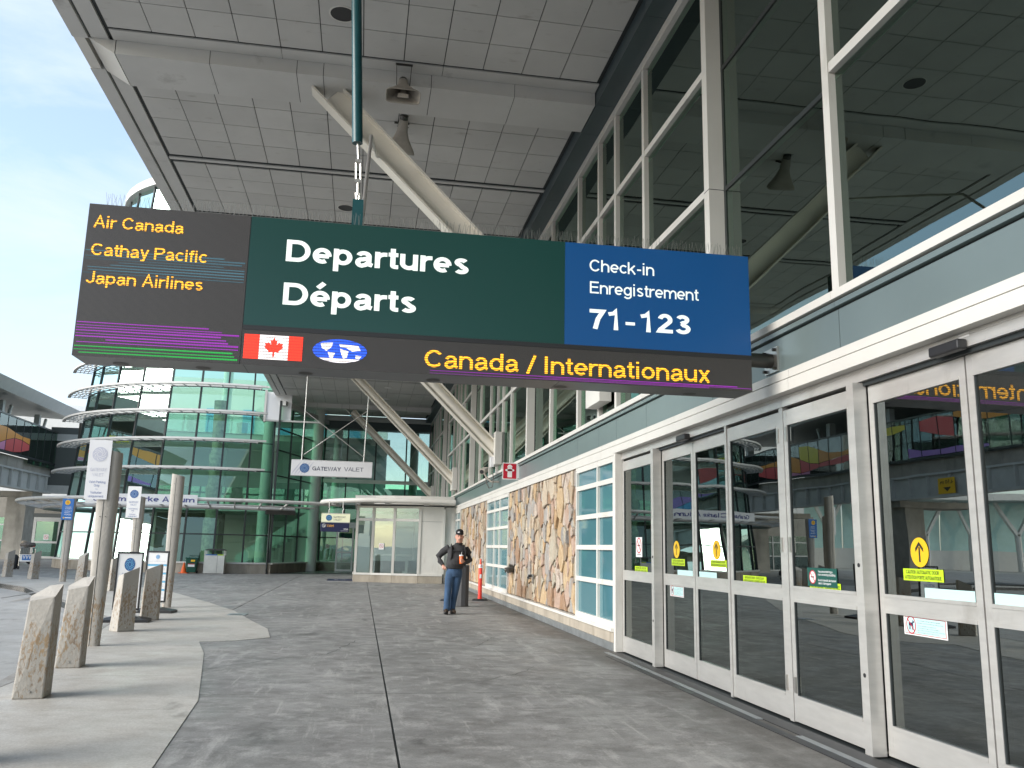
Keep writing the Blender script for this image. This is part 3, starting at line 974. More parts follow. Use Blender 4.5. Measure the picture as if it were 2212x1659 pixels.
# ================================================================== TERMINAL BUILDING
XF = 3.71
term = thing('terminal_building', 'long terminal front of white framed glazing, grey green panels and sliding doors', 'terminal building', (3.9, 15, 0))
PIL = [-13.15, -2.2, 8.75, 19.7, 30.65, 41.6]
OFF = [2.27, 3.67, 4.66, 6.07, 8.38]
Y0F, Y1F = -13.15, 50.0
pane_src = {}
def pane(b, m, kind='window_pane'):
    return obj(kind, b, m, term)
for P in PIL:
    if P > 50:
        continue
    obj('pillar', B().box(XF, 3.97, P - 0.055, P + 0.085, 3.54, 8.355), 'paint', term)
    obj('inner_fin', B().box(4.0, 4.42, P - 0.10, P + 0.10, 3.45, 8.36), 'incol', term)
    obj('inner_fin', B().box(3.93, 4.30, P + 8.38 - 0.06, P + 8.38 + 0.06, 3.45, 8.36), 'incol', term)
    obj('pillar_joint', B().box(XF - 0.0015, 3.972, P - 0.056, P + 0.086, 5.505, 5.513), 'dark', term)
    for k, o in enumerate(OFF):
        y = P + o
        if y > 50:
            continue
        obj('mullion', B().box(XF, 3.80, y - 0.05, y + 0.05, 3.54, 8.355), 'paint', term)
    ys = [P] + [P + o for o in OFF] + [P + 10.95]
    for k in range(6):
        a, b = ys[k] + (0.085 if k == 0 else 0.05), ys[k + 1] - 0.055
        if a > 50:
            continue
        b = min(b, 50)
        rec = (k == 5)
        gx = 3.90 if rec else 3.775
        for z0, z1 in ((3.54, 5.47), (5.55, 6.98), (7.06, 8.355)):
            pane(B().box(gx, gx + 0.012, a, b, z0 - 0.03, z1 + 0.03), 'gdark')
        for z in (5.51, 7.02):
            if rec:
                obj('transom', B().box(gx - 0.012, gx + 0.05, a, b, z - 0.026, z + 0.026), 'mull', term)
            else:
                obj('transom', B().box(XF + 0.006, 3.795, a, b, z - 0.045, z + 0.045), 'paint', term)
        if rec:
            for g0 in (a, b - 0.05):
                obj('pane_gasket', B().box(gx - 0.01, gx + 0.03, g0, g0 + 0.05, 3.54, 8.355), 'mull', term)
obj('head_frame', B().box(XF - 0.01, 3.86, Y0F, Y1F, 8.362, 8.492), 'paint', term)
obj('roof_edge', B().box(3.86, 18, Y0F, Y1F, 8.40, 9.3), 'slate', term)
# sill, channel, cladding, white strips
JY = sorted([P + o for P in PIL for o in ([0.02] + OFF) if Y0F <= P + o < 37.2] + [Y0F, 37.2])
for a, b in zip(JY, JY[1:]):
    if b - a < 0.3:
        continue
    obj('window_sill', B().box(3.66, 3.97, a + 0.0015, b - 0.0015, 3.468, 3.536), 'paint', term)
    obj('cladding_panel', B().box(3.725, 3.80, a + 0.004, b - 0.004, 3.072, 3.392), 'teal', term)
    obj('cladding_channel', B().box(3.69, 3.80, a + 0.002, b - 0.002, 3.410, 3.452), 'teal', term)
obj('shadow_gap', B().box(3.74, 3.86, Y0F, 37.2, 2.979, 3.535), 'dark', term)
for a, b in zip([Y0F, -6, 0, 3.2, 7.0, 10.93, 14.8, 21.9, 25.8, 33.0], [-6, 0, 3.2, 7.0, 10.93, 14.8, 21.9, 25.8, 33.0, 37.2]):
    obj('fascia_strip', B().box(3.700, 3.80, a + 0.002, b - 0.002, 2.988, 3.062), 'paint', term)
    if a < 12:
        obj('door_lintel', B().box(3.690, 3.815, a + 0.002, min(b, 12.47) - 0.002, 2.872, 2.976), 'paint', term)
    else:
        obj('wall_lintel', B().box(3.690, 3.80, a + 0.002, b - 0.002, 2.845, 2.976), 'paint', term)
obj('wall_lintel', B().box(3.690, 3.80, 12.472, 14.8, 2.845, 2.976), 'paint', term)
# lower wall: plinth, grid windows; stone walls are things of their own
for a, b in zip([12.47, 13.9, 17.4, 20.9, 24.4, 27.9, 31.4], [13.9, 17.4, 20.9, 24.4, 27.9, 31.4, 34.85]):
    obj('plinth_block', B().box(3.685, 3.95, a + 0.002, b - 0.002, 0.115, 0.268), 'conc', term)
    obj('plinth_ledge', B().box(3.655, 3.80, a + 0.004, b - 0.004, 0.270, 0.318), 'paint', term)
obj('plinth_strip', B().box(3.675, 3.95, 12.47, 34.85, 0.002, 0.113), 'galv', term)
for (ya, cols_, yb) in ((12.47, (13.42,), 14.80), (21.92, (23.42, 24.37), 25.80), (32.98, (34.15,), 34.85)):
    for g0 in (ya, yb - 0.055):
        obj('grid_frame', B().box(3.695, 3.79, g0, g0 + 0.055, 0.32, 2.84), 'paint', term)
    es = [ya + 0.055] + list(cols_) + [yb - 0.055]
    zs = [0.36, 0.955, 1.475, 1.975, 2.475, 2.80]
    for c in cols_:
        obj('grid_bar', B().box(3.698, 3.78, c - 0.032, c + 0.032, 0.32, 2.84), 'paint', term)
    for z in zs:
        hh = 0.038 if 0.4 < z < 2.7 else 0.05
        for e0, e1 in zip(es, es[1:]):
            a = e0 + (0.032 if e0 in cols_ else 0)
            b = e1 - (0.032 if e1 in cols_ else 0)
            obj('grid_bar', B().box(3.701, 3.78, a, b, z - hh, z + hh), 'paint', term)
    for z0, z1 in zip(zs, zs[1:]):
        for e0, e1 in zip(es, es[1:]):
            obj('spandrel_pane', B().box(3.742, 3.754, e0, e1, z0, z1), 'span', term)
obj('door_jamb', B().box(3.692, 3.83, 12.375, 12.468, 0.0, 2.868), 'paint', term)
# inside of the terminal
obj('interior_floor', B().box(3.95, 18, Y0F, Y1F, -0.1, 0.004), 'infloor', term)
obj('interior_slab', B().box(4.1, 18, Y0F, Y1F, 2.95, 3.40), 'inwall', term)
obj('interior_wall', B().box(17.8, 18, Y0F, Y1F, 0.01, 8.39).box(3.95, 18, Y0F, Y0F + 0.2, 0.01, 8.39).box(3.95, 18, Y1F - 0.2, Y1F, 0.01, 8.39), 'inwall', term)
obj('interior_partition', B().box(8.0, 8.15, Y0F + 0.3, Y1F - 0.3, 0.01, 2.94), 'indark', term)
obj('lower_backing', B().box(3.80, 3.95, 12.47, 37.0, 0.0, 2.9), 'indark', term)
for P in PIL[:-1]:
    for o in (-1.0, 4.4):
        obj('interior_column', B().box(4.55, 4.95, P + o - 0.2, P + o + 0.2, 3.41, 8.39), 'incol', term)

# ------------------------------------------------ sliding doors
def door(name_y0, y1, kind, sens=False):
    pass
def frame_leaf(ya, yb, x, label=None, midrail=True, name='door_leaf'):
    """aluminium framed glass leaf between ya < yb, its outer face at x"""
    zb, zt = 0.012, 2.735
    b = B()
    s = 0.062
    b.box(x, x + 0.045, ya, ya + s, zb, zt).box(x, x + 0.045, yb - s, yb, zb, zt)
    b.box(x + 0.001, x + 0.044, ya + s, yb - s, zb, 0.205)
    b.box(x + 0.001, x + 0.044, ya + s, yb - s, 1.045, 1.132)
    b.box(x + 0.001, x + 0.044, ya + s, yb - s, 2.615, zt)
    for z in (0.205, 1.132):
        b.box(x - 0.006, x + 0.03, ya + s, yb - s, z, z + 0.024)
    b.box(x - 0.006, x + 0.03, ya + s, yb - s, 1.018, 1.045).box(x - 0.006, x + 0.03, ya + s, yb - s, 2.592, 2.615)
    o = obj(name, b, 'alu', term)
    for z0, z1 in ((0.215, 1.03), (1.14, 2.605)):
        obj('glass_pane', B().box(x + 0.014, x + 0.022, ya + s - 0.005, yb - s + 0.005, z0, z1), 'gdoor', o)
        for g0 in (ya + s - 0.001, yb - s - 0.012):
            obj('gasket', B().box(x + 0.004, x + 0.026, g0, g0 + 0.013, z0 + 0.014, z1 - 0.014), 'dark', o)
    return o
XD = 3.800
Ln = {}
def bank(y_hi):
    """doors from y_hi towards the camera: sidelight, two leaves, sidelight"""
    o = y_hi - 12.36
    Ln[('s1', y_hi)] = frame_leaf(10.93 + o, 12.36 + o, XD, name='sidelight')
    obj('door_post', B().box(3.735, XD + 0.05, 10.80 + o, 10.895 + o, 0, 2.765), 'alu', term)
    Ln[('l1', y_hi)] = frame_leaf(9.705 + o, 10.78 + o, XD + 0.055)
    Ln[('l2', y_hi)] = frame_leaf(8.63 + o, 9.69 + o, XD + 0.055)
    obj('door_post', B().box(XD - 0.012, XD + 0.05, 8.585 + o, 8.63 + o, 0, 2.765), 'alu', term)
    Ln[('s2', y_hi)] = frame_leaf(7.41 + o, 8.58 + o, XD, name='sidelight')
    h = obj('door_header', B().box(XD - 0.012, XD + 0.12, 7.33 + o, 12.372 + o, 2.770, 2.871).box(XD - 0.016, XD - 0.012, 7.5 + o, 12.2 + o, 2.845, 2.855), 'alu', term)
    for z in (0.25, 1.45, 2.45):
        obj('door_hinge', B().box(XD - 0.012, XD, 7.42 + o, 7.455 + o, z, z + 0.13), 'steel', h)
    obj('header_slot', B().box(XD + 0.02, XD + 0.05, 8.63 + o, 10.80 + o, 2.737, 2.769), 'dark', h)
    ss = obj('door_sensor', B().box(XD - 0.085, XD - 0.0125, 9.61 + o, 9.90 + o, 2.745, 2.815), 'black', h, bevel=0.012)
    return h
bank(12.36)
obj('door_stile', B().box(XD - 0.002, XD + 0.06, 7.335, 7.408, 0, 2.769), 'alu', term)
# second bank, its leaves a little narrower
S3 = frame_leaf(6.20, 7.325, XD, name='sidelight')
obj('door_post', B().box(3.735, XD + 0.05, 6.055, 6.15, 0, 2.765), 'alu', term)
L3 = frame_leaf(4.935, 6.04, XD + 0.055)
L4 = frame_leaf(3.80, 4.92, XD + 0.055)
obj('door_post', B().box(XD - 0.012, XD + 0.05, 3.75, 3.795, 0, 2.765), 'alu', term)
S4 = frame_leaf(2.55, 3.745, XD, name='sidelight')
for yy in (10.8475, 6.1025):
    for z in (.56, 1.36):
        obj('photo_eye', B().tube([(3.7355, yy, z), (3.731, yy, z)], .016, 12), 'black', term)
h2 = obj('door_header', B().box(XD - 0.012, XD + 0.12, 2.5, 7.326, 2.770, 2.871).box(XD - 0.016, XD - 0.012, 2.6, 7.2, 2.845, 2.855), 'alu', term)
for z in (0.25, 1.45, 2.45):
    obj('door_hinge', B().box(XD - 0.012, XD, 7.265, 7.30, z, z + 0.13), 'steel', h2)
obj('header_slot', B().box(XD + 0.02, XD + 0.05, 3.80, 6.05, 2.737, 2.769), 'dark', h2)
obj('door_sensor', B().box(XD - 0.085, XD - 0.0125, 4.80, 5.10, 2.75, 2.82), 'black', h2, bevel=0.012)
obj('maker_plate', B().box(XD - 0.015, XD - 0.0125, 4.78, 4.88, 2.835, 2.860), 'white', h2)
for yy in (1.2, -0.1, -1.4, -2.7, -4.0, -5.3):
    frame_leaf(yy, yy + 1.28, XD, name='sidelight')
obj('door_stile', B().box(XD - 0.002, XD + 0.06, 2.485, 2.545, 0, 2.769), 'alu', term)
# thresholds let into the paving
for i, (a, b) in enumerate(((7.45, 12.3), (2.6, 6.75))):
    obj('door_threshold', B().box(3.50, 3.56, a, b, 0.001, 0.010), 'galv', term)
obj('threshold_channel', B().box(3.41, 3.50, 2.4, 11.9, 0.001, 0.006).box(3.56, 3.72, 2.4, 12.2, 0.001, 0.006), 'black', term)

# stickers: flat prints on the glass, each a sub-part of its leaf
def FP(x):
    return lambda u, w, d=0.0: Vector((x - d, u, w))     # u = world Y (image left is +Y)
def FT(x, y):
    return lambda u, w, d=0.0: Vector((x - d, y - u, w))  # reads from +Y towards -Y
def sticker(leaf, x, ylo, yhi, zlo, zhi, build, mats):
    mp = FT(x, yhi)
    b = B()
    build(b, mp, yhi - ylo, zlo, zhi - zlo)
    return obj('sticker', b, mats, leaf)
SM = ['lime', 'blackp', 'yellow', 'white', 'redp', 'grnp', 'cyanf', 'navy']
def lime2(t1, t2):
    def f(b, mp, w, z, h):
        b.rect(mp, 0, w, z, z + h, 0, 0)
        b.text(mp, t1, w * .08, w * .90, z + h * .58, h * .30, .0015, 1, .02)
        b.text(mp, t2, w * .05, w * .95, z + h * .14, h * .30, .0015, 1, .02)
    return f
def lime1(t1):
    def f(b, mp, w, z, h):
        b.rect(mp, 0, w, z, z + h, 0, 0)
        b.text(mp, t1, w * .03, w * .97, z + h * .3, h * .45, .0015, 1, .02)
    return f
def arrow(b, mp, w, z, h):
    c, cz = w / 2, z + h / 2
    b.disc(mp, c, cz, w / 2, h / 2, 0, 2, 32)
    s = h / 2
    b.flat(mp, [(c - .08 * s, cz - .66 * s), (c + .08 * s, cz - .66 * s), (c + .08 * s, cz + .35 * s), (c - .08 * s, cz + .35 * s)], .0015, 1)
    for q in (-1, 1):
        b.flat(mp, [(c, cz + .72 * s), (c, cz + .46 * s), (c + q * .42 * s, cz + .02 * s), (c + q * .42 * s, cz + .28 * s)][::q], .002, 1)
def nosmoke_sym(b, mp, c, cz, r, d=.0015, fill=3):
    b.disc(mp, c, cz, r, r, d, fill, 28)
    b.ring(mp, c, cz, r, r, r * .17, d + .001, 4)
    b.flat(mp, [(c - .5 * r, cz - .08 * r), (c + .45 * r, cz - .08 * r), (c + .45 * r, cz + .10 * r), (c - .5 * r, cz + .10 * r)], d + .0015, 1)
    b.flat(mp, [(c + .38 * r, cz + .2 * r), (c + .46 * r, cz + .2 * r), (c + .40 * r, cz + .55 * r), (c + .30 * r, cz + .55 * r)], d + .0015, 1)
    a = .7 * r
    b.flat(mp, [(c - a, cz + a * .85), (c - a * .82, cz + a), (c + a, cz - a * .85), (c + a * .82, cz - a)], d + .002, 4)
def nosmoke(b, mp, w, z, h):
    b.rect(mp, 0, w, z, z + h, 0, 3)
    nosmoke_sym(b, mp, w / 2, z + h * .58, w * .40)
    b.rect(mp, w * .2, w * .8, z + h * .12, z + h * .15, .0015, 1)
def nosmoke_big(b, mp, w, z, h):
    b.rect(mp, 0, w, z, z + h, 0, 5)
    nosmoke_sym(b, mp, w * .19, z + h * .5, h * .37)
    for i, (s, e) in enumerate((('You are entering a', .86), ('non-smoking building', .95), ('Il est interdit de fumer', .97), ("dans l'aérogare", .80))):
        b.text(mp, s, w * .38, w * e, z + h * (.76, .60, .30, .14)[i], h * .12, .0015, 3, .01)
def noanimals(b, mp, w, z, h):
    b.rect(mp, 0, w, z, z + h, 0, 3)
    b.rect(mp, w * .03, w * .97, z + h * .06, z + h * .94, .001, 4)
    b.rect(mp, w * .042, w * .958, z + h * .09, z + h * .91, .0015, 6)
    c, cz, r = w * .18, z + h * .52, w * .115
    b.ring(mp, c, cz, r, r * 1.15, r * .16, .002, 4)
    b.rect(mp, c - r * .5, c + r * .4, cz - r * .1, cz + r * .3, .002, 7)
    for q in (-.5, -.25, .15, .32):
        b.rect(mp, c + r * q, c + r * (q + .12), cz - r * .6, cz - r * .1, .002, 7)
    b.flat(mp, [(c + r * .25, cz + r * .2), (c + r * .65, cz + r * .3), (c + r * .6, cz + r * .5), (c + r * .35, cz + r * .65)], .0022, 7)
    b.flat(mp, [(c - r * .8, cz + r * .75), (c - r * .68, cz + r * .85), (c + r * .8, cz - r * .75), (c + r * .68, cz - r * .85)], .003, 4)
    for i, (s, e) in enumerate((('No animals except service/guide', .85), ('animals and those being transported.', .92), ("Aucun animal n'est autorisé,", .76), ("à l'exception des chiens-guides,", .83), ("des chiens d'assistance et des animaux", .95), ("qui voyagent à bord d'un avion.", .82))):
        b.text(mp, s, w * .33, w * e, z + h * (.76, .64, .50, .39, .28, .17)[i], h * .055, .002, 7)
def band(b, mp, w, z, h):
    b.rect(mp, 0, w, z, z + h, 0, 6)
xs_, xl_ = XD + 0.0105, XD + 0.0655
A1, A2 = Ln[('s1', 12.36)], Ln[('l1', 12.36)]
A3, A4 = Ln[('l2', 12.36)], Ln[('s2', 12.36)]
sticker(A1, xs_, 11.50, 11.77, 1.35, 1.62, nosmoke, SM)
sticker(A1, xs_, 11.28, 11.82, 1.145, 1.225, lime2('AUTOMATIC DOOR - STAND CLEAR', 'PORTE AUTOMATIQUE - DEMEUREZ À DISTANCE'), SM)
sticker(A2, xl_, 10.22, 10.43, 1.355, 1.565, arrow, SM)
sticker(A2, xl_, 10.05, 10.50, 1.265, 1.345, lime2('CAUTION AUTOMATIC DOOR', 'ATTENTION PORTE AUTOMATIQUE'), SM)
sticker(A2, xl_, 9.80, 10.30, 1.142, 1.215, band, SM)
sticker(A2, xl_, 10.10, 10.57, 0.89, 1.022, noanimals, SM)
sticker(A3, xl_, 8.99, 9.20, 1.355, 1.565, arrow, SM)
sticker(A3, xl_, 8.83, 9.27, 1.275, 1.352, lime2('CAUTION AUTOMATIC DOOR', 'ATTENTION PORTE AUTOMATIQUE'), SM)
sticker(A3, xl_, 9.10, 9.60, 1.142, 1.215, band, SM)
sticker(A4, xs_, 7.80, 8.31, 1.145, 1.215, lime2('AUTOMATIC DOOR - STAND CLEAR', 'PORTE AUTOMATIQUE - DEMEUREZ À DISTANCE'), SM)
sticker(S3, xs_ - .002, 6.545, 7.02, 1.168, 1.322, nosmoke_big, SM)
sticker(S3, xs_, 6.50, 6.99, 1.138, 1.205, lime1('PORTE AUTOMATIQUE - DEMEUREZ À DISTANCE'), SM)
sticker(L3, xl_, 5.45, 5.65, 1.36, 1.565, arrow, SM)
sticker(L3, xl_, 5.31, 5.75, 1.265, 1.348, lime2('CAUTION AUTOMATIC DOOR', 'ATTENTION PORTE AUTOMATIQUE'), SM)
sticker(L3, xl_, 5.01, 5.52, 1.142, 1.222, band, SM)
sticker(L3, xl_, 5.31, 5.78, 0.89, 1.022, noanimals, SM)
sticker(L4, xl_, 4.36, 4.85, 1.142, 1.222, band, SM)
sticker(L4, xl_, 4.13, 4.57, 1.265, 1.35, lime2('CAUTION AUTOMATIC DOOR', 'ATTENTION PORTE AUTOMATIQUE'), SM)

# ------------------------------------------------ stone walls
def clip_poly(poly, a, b, c):
    """keep a*x + b*y <= c"""
    out = []
    for i in range(len(poly)):
        p, q = poly[i], poly[(i + 1) % len(poly)]
        dp, dq = a * p[0] + b * p[1] - c, a * q[0] + b * q[1] - c
        if dp <= 0:
            out.append(p)
        if (dp < 0 < dq) or (dq < 0 < dp):
            t = dp / (dp - dq)
            out.append((p[0] + (q[0] - p[0]) * t, p[1] + (q[1] - p[1]) * t))
    return out
def shrink(poly, d):
    n = len(poly)
    ar = sum(poly[i][0] * poly[(i + 1) % n][1] - poly[(i + 1) % n][0] * poly[i][1] for i in range(n))
    if ar < 0:
        poly = poly[::-1]
    res = list(poly)
    for i in range(n):
        p, q = poly[i], poly[(i + 1) % n]
        dx, dy = q[0] - p[0], q[1] - p[1]
        l = math.hypot(dx, dy)
        if l < 1e-6:
            continue
        nx, ny = dy / l, -dx / l
        res = clip_poly(res, nx, ny, nx * p[0] + ny * p[1] - d)
        if len(res) < 3:
            return None
    return res
def stones(y0, y1, z0, z1, nbig, nsmall, rng):
    SX = 1.28
    L_, H_ = (y1 - y0), (z1 - z0)
    seeds = []
    tries = 0
    while len(seeds) < nbig and tries < 9000:
        tries += 1
        u, w = rng.uniform(0, L_), rng.uniform(0, H_)
        r = rng.choice((0.13, 0.17, 0.21, 0.26, 0.33))
        if all(math.hypot((u - a) * SX, w - b) > (r + c) * 0.80 for a, b, c in seeds):
            seeds.append((u, w, r))
    tries = 0
    nb = len(seeds)
    while len(seeds) < nb + nsmall and tries < 6000:
        tries += 1
        u, w = rng.uniform(0, L_), rng.uniform(0, H_)
        r = rng.choice((0.06, 0.08, 0.11, 0.14))
        if all(math.hypot((u - a) * SX, w - b) > (r + c) * 0.80 for a, b, c in seeds):
            seeds.append((u, w, r))
    out = []
    for i, (u, w, r) in enumerate(seeds):
        poly = [(0, 0), (L_ * SX, 0), (L_ * SX, H_), (0, H_)]
        us = u * SX
        for j, (a, b, c) in enumerate(seeds):
            if i == j:
                continue
            dx, dy = a * SX - us, b - w
            dd = dx * dx + dy * dy
            if dd > 4:
                continue
            cc = (a * a * SX * SX + b * b - us * us - w * w - c * c + r * r) / 2
            poly = clip_poly(poly, dx, dy, cc)
            if len(poly) < 3:
                break
        if len(poly) < 3:
            continue
        # roughen: subdivide long edges with a jog
        poly = [(p[0] / SX, p[1]) for p in poly]
        p2 = shrink(poly, rng.uniform(0.006, 0.012))
        if not p2:
            continue
        q = []
        for k in range(len(p2)):
            a, b = p2[k], p2[(k + 1) % len(p2)]
            q.append(a)
            l = math.hypot(b[0] - a[0], b[1] - a[1])
            if l > 0.16:
                t = rng.uniform(.35, .65)
                nx, ny = (b[1] - a[1]) / l, -(b[0] - a[0]) / l
                s = rng.uniform(-0.022, 0.004)
                q.append((a[0] + (b[0] - a[0]) * t + nx * s, a[1] + (b[1] - a[1]) * t + ny * s))
        out.append(q)
    return out
def stone_wall(y0, y1, label, nb, ns, seed):
    rng = random.Random(seed)
    t = thing('stone_wall', label, 'stone wall', (3.75, (y0 + y1) / 2, 0.32), 'stone wall bays')
    obj('mortar_bed', B().box(3.745, 3.80, y0, y1, 0.318, 2.844), 'mortar', t)
    for q in stones(y0 + 0.01, y1 - 0.01, 0.33, 2.835, nb, ns, rng):
        x = 3.74 - rng.uniform(0.010, 0.065)
        cu = sum(p[0] for p in q) / len(q)
        cw = sum(p[1] for p in q) / len(q)
        tl, tw = rng.uniform(-.05, .05), rng.uniform(-.04, .04)
        n = len(q)
        v = [(3.744, y0 + 0.01 + u, 0.33 + w) for u, w in q]
        v += [(x + 0.006, y0 + 0.01 + cu + (u - cu) * .985, 0.33 + cw + (w - cw) * .985) for u, w in q]
        ins = [(cu + (u - cu) * .86, cw + (w - cw) * .88) for u, w in q]
        v += [(x + tl * (u - cu) + tw * (w - cw) + rng.uniform(-.004, .004), y0 + 0.01 + u, 0.33 + w) for u, w in ins]
        f = []
        for k in range(n):
            k2 = (k + 1) % n
            f += [(k, k2, n + k2, n + k), (n + k, n + k2, 2 * n + k2, 2 * n + k)]
        f.append(tuple(2 * n + k for k in range(n)))
        obj('stone', B().add(v, f), 'stone', t)
    return t
sw1 = stone_wall(14.805, 21.915, 'wide wall of rough tan, rust and grey stone slabs beside the sliding doors', 125, 130, 5)
sw2 = stone_wall(25.805, 32.975, 'narrower looking rough stone wall behind the orange post and the man', 110, 120, 9)

# fire department connections on the near stone wall
t = thing('standpipe_valve', 'dark cast double hose valve with chains low on the stone wall', 'hose valve', (3.70, 21.1, 0.85))
obj('valve_body', B().tube([(3.73, 21.1, 0.95), (3.60, 21.1, 0.95)], 0.10, 12), 'gun', t, True)
for dy in (-0.12, 0.12):
    obj('hose_cap', B().tube([(3.66, 21.1 + dy, 0.93), (3.54, 21.1 + dy * 1.5, 0.90)], [0.06, 0.065], 10), 'gun', t, True)
obj('chain', B().tube([(3.56, 20.95, 0.9), (3.57, 21.0, 0.78), (3.57, 21.15, 0.76), (3.56, 21.25, 0.9)], 0.012, 6), 'galv', t)
t = thing('wall_tap', 'small black wall tap with a steel handle low on the stone wall', 'wall tap', (3.70, 18.6, 0.75))
obj('tap_body', B().tube([(3.735, 18.62, 0.86), (3.62, 18.62, 0.86), (3.60, 18.62, 0.80)], 0.03, 8), 'black', t, True)
obj('tap_plate', B().box(3.66, 3.675, 18.40, 18.50, 0.70, 0.90), 'steel', t)

# ================================================================== CANOPY
ZC = 8.72
can = thing('canopy', 'deep entrance canopy with grey square ceiling tiles, white beams and slanting steel struts', 'canopy', (0, 18, 8.5))
BEAMS = [-8.9, 1.96, 12.86, 23.7, 35.0, 46.0]
Y0C, Y1C = -14.0, 49.6
XC = [-4.0 + 0.61 * i for i in range(13)]
obj('ceiling_deck', B().box(-4.06, 3.40, Y0C, Y1C, ZC + 0.028, ZC + 0.10), 'dark', can)
obj('roof_deck', B().box(-4.5, 3.9, Y0C, Y1C, ZC + 0.30, ZC + 0.62), 'roofing', can)
STR = sorted([b + 3.53 for b in BEAMS] + [b - 4.45 for b in BEAMS])
bays = []
cuts = sorted([(b - 0.78, b + 0.46) for b in BEAMS] + [(s - 0.15, s + 0.17) for s in STR])
prev = Y0C
for a, b in cuts:
    if a > prev + 0.2:
        bays.append((prev, a))
    prev = max(prev, b)
if prev < Y1C - .3:
    bays.append((prev, Y1C - 0.05))
TW, TL = 0.596, 0.633
tsrc = None
rest = B()
nt_ = 0
rngt = random.Random(3)
def near_rank(y):
    return 9.3 < y < 19.2 or 38.5 < y < 46.5
for (a, b) in bays:
    if b < Y0C or a > Y1C:
        continue
    n = max(1, int((b - a) / 0.64 + 0.35))
    l = (b - a) / n
    for i in range(n):
        yc = a + l * (i + .5)
        for k in range(12):
            xc = XC[k] + 0.305
            if near_rank(yc) and nt_ < 300:
                bb = B().box(xc - TW / 2, xc + TW / 2, yc - l / 2 + 0.008, yc + l / 2 - 0.008, ZC + rngt.uniform(0, .004), ZC + 0.024)
                obj('ceiling_tile', bb, 'tile', can)
                nt_ += 1
            else:
                rest.box(xc - TW / 2, xc + TW / 2, yc - l / 2 + 0.008, yc + l / 2 - 0.008, ZC + rngt.uniform(0, .004), ZC + 0.024)
obj('ceiling_tile', rest, 'tile', can, kind='stuff')
for s in STR:
    if Y0C < s < Y1C - 0.4:
        obj('ceiling_strip', B().box(-4.03, 3.37, s - 0.045, s + 0.055, ZC - 0.006, ZC + 0.02), 'beamw', can)
def beam(bc):
    y0, y1 = bc - 0.46, bc + 0.46
    segs = [-3.96, -2.62, -1.34, -0.94, 0.72, 2.05, 3.376]
    for a, b in zip(segs, segs[1:]):
        obj('beam_casing', B().box(a + 0.005, b - 0.005, y0, y1, 8.50, ZC - 0.002), 'beamw', can)
    obj('beam_core', B().box(-3.9, 3.37, y0 + 0.02, y1 - 0.02, 8.51, ZC + 0.02), 'dark', can)
    # canted end of the beam and flat trim before it
    obj('beam_end', B().add([(-3.968, y0, 8.50), (-3.968, y1, 8.50), (-4.34, y1, ZC - .004), (-4.34, y0, ZC - .004), (-3.968, y0, ZC - .004), (-3.968, y1, ZC - .004)],
        [(0, 1, 2, 3), (0, 3, 4), (1, 5, 2), (3, 2, 5, 4), (0, 4, 5, 1)]), 'paint', can)
    for a, b in zip([-4.0, -1.56, 0.88], [-1.56, 0.88, 3.37]):
        obj('beam_trim', B().box(a + 0.004, b - 0.004, y0 - 0.27, y0 - 0.004, ZC - 0.004, ZC + 0.02), 'beamw', can)
for bc in BEAMS:
    beam(bc)
# eaves: two flat bands with a groove, broken at the beams
es = [Y0C] + [q for b in BEAMS for q in (b - 0.46, b + 0.40)] + [Y1C]
for i in range(0, len(es) - 1, 2):
    a, b = es[i], es[i + 1]
    k = max(1, round((b - a) / 3.3))
    for j in range(k):
        p, q = a + (b - a) * j / k, a + (b - a) * (j + 1) / k
        obj('eave_panel', B().box(-4.57, -4.345, p + .003, q - .003, ZC - 0.02, ZC + 0.42), 'beamw', can)
        obj('eave_panel', B().box(-4.305, -4.06, p + .003, q - .003, ZC - 0.004, ZC + 0.30), 'beamw', can)
    obj('eave_groove', B().box(-4.35, -4.30, a, b, ZC + 0.03, ZC + 0.1), 'slate', can)
for b in BEAMS:
    obj('eave_bracket', B().box(-4.56, -4.40, b - 0.455, b + 0.395, ZC - 0.015, ZC + 0.30).box(-4.40, -4.345, b - 0.30, b + 0.30, ZC + 0.08, ZC + 0.16), 'paint', can)
# slate box gutter along the wall
for a, b in zip([Y0C, -6.5, 1.96, 9.95, 12.37, 13.36, 16.3, 19.7, 23.2, 27.2, 30.7, 34.5, 38.5, 42], [-6.5, 1.96, 9.95, 12.37, 13.36, 16.3, 19.7, 23.2, 27.2, 30.7, 34.5, 38.5, 42, Y1C]):
    obj('gutter_panel', B().box(3.385, 3.698, a + .003, b - .003, 8.496, ZC + 0.03), 'slate', can)
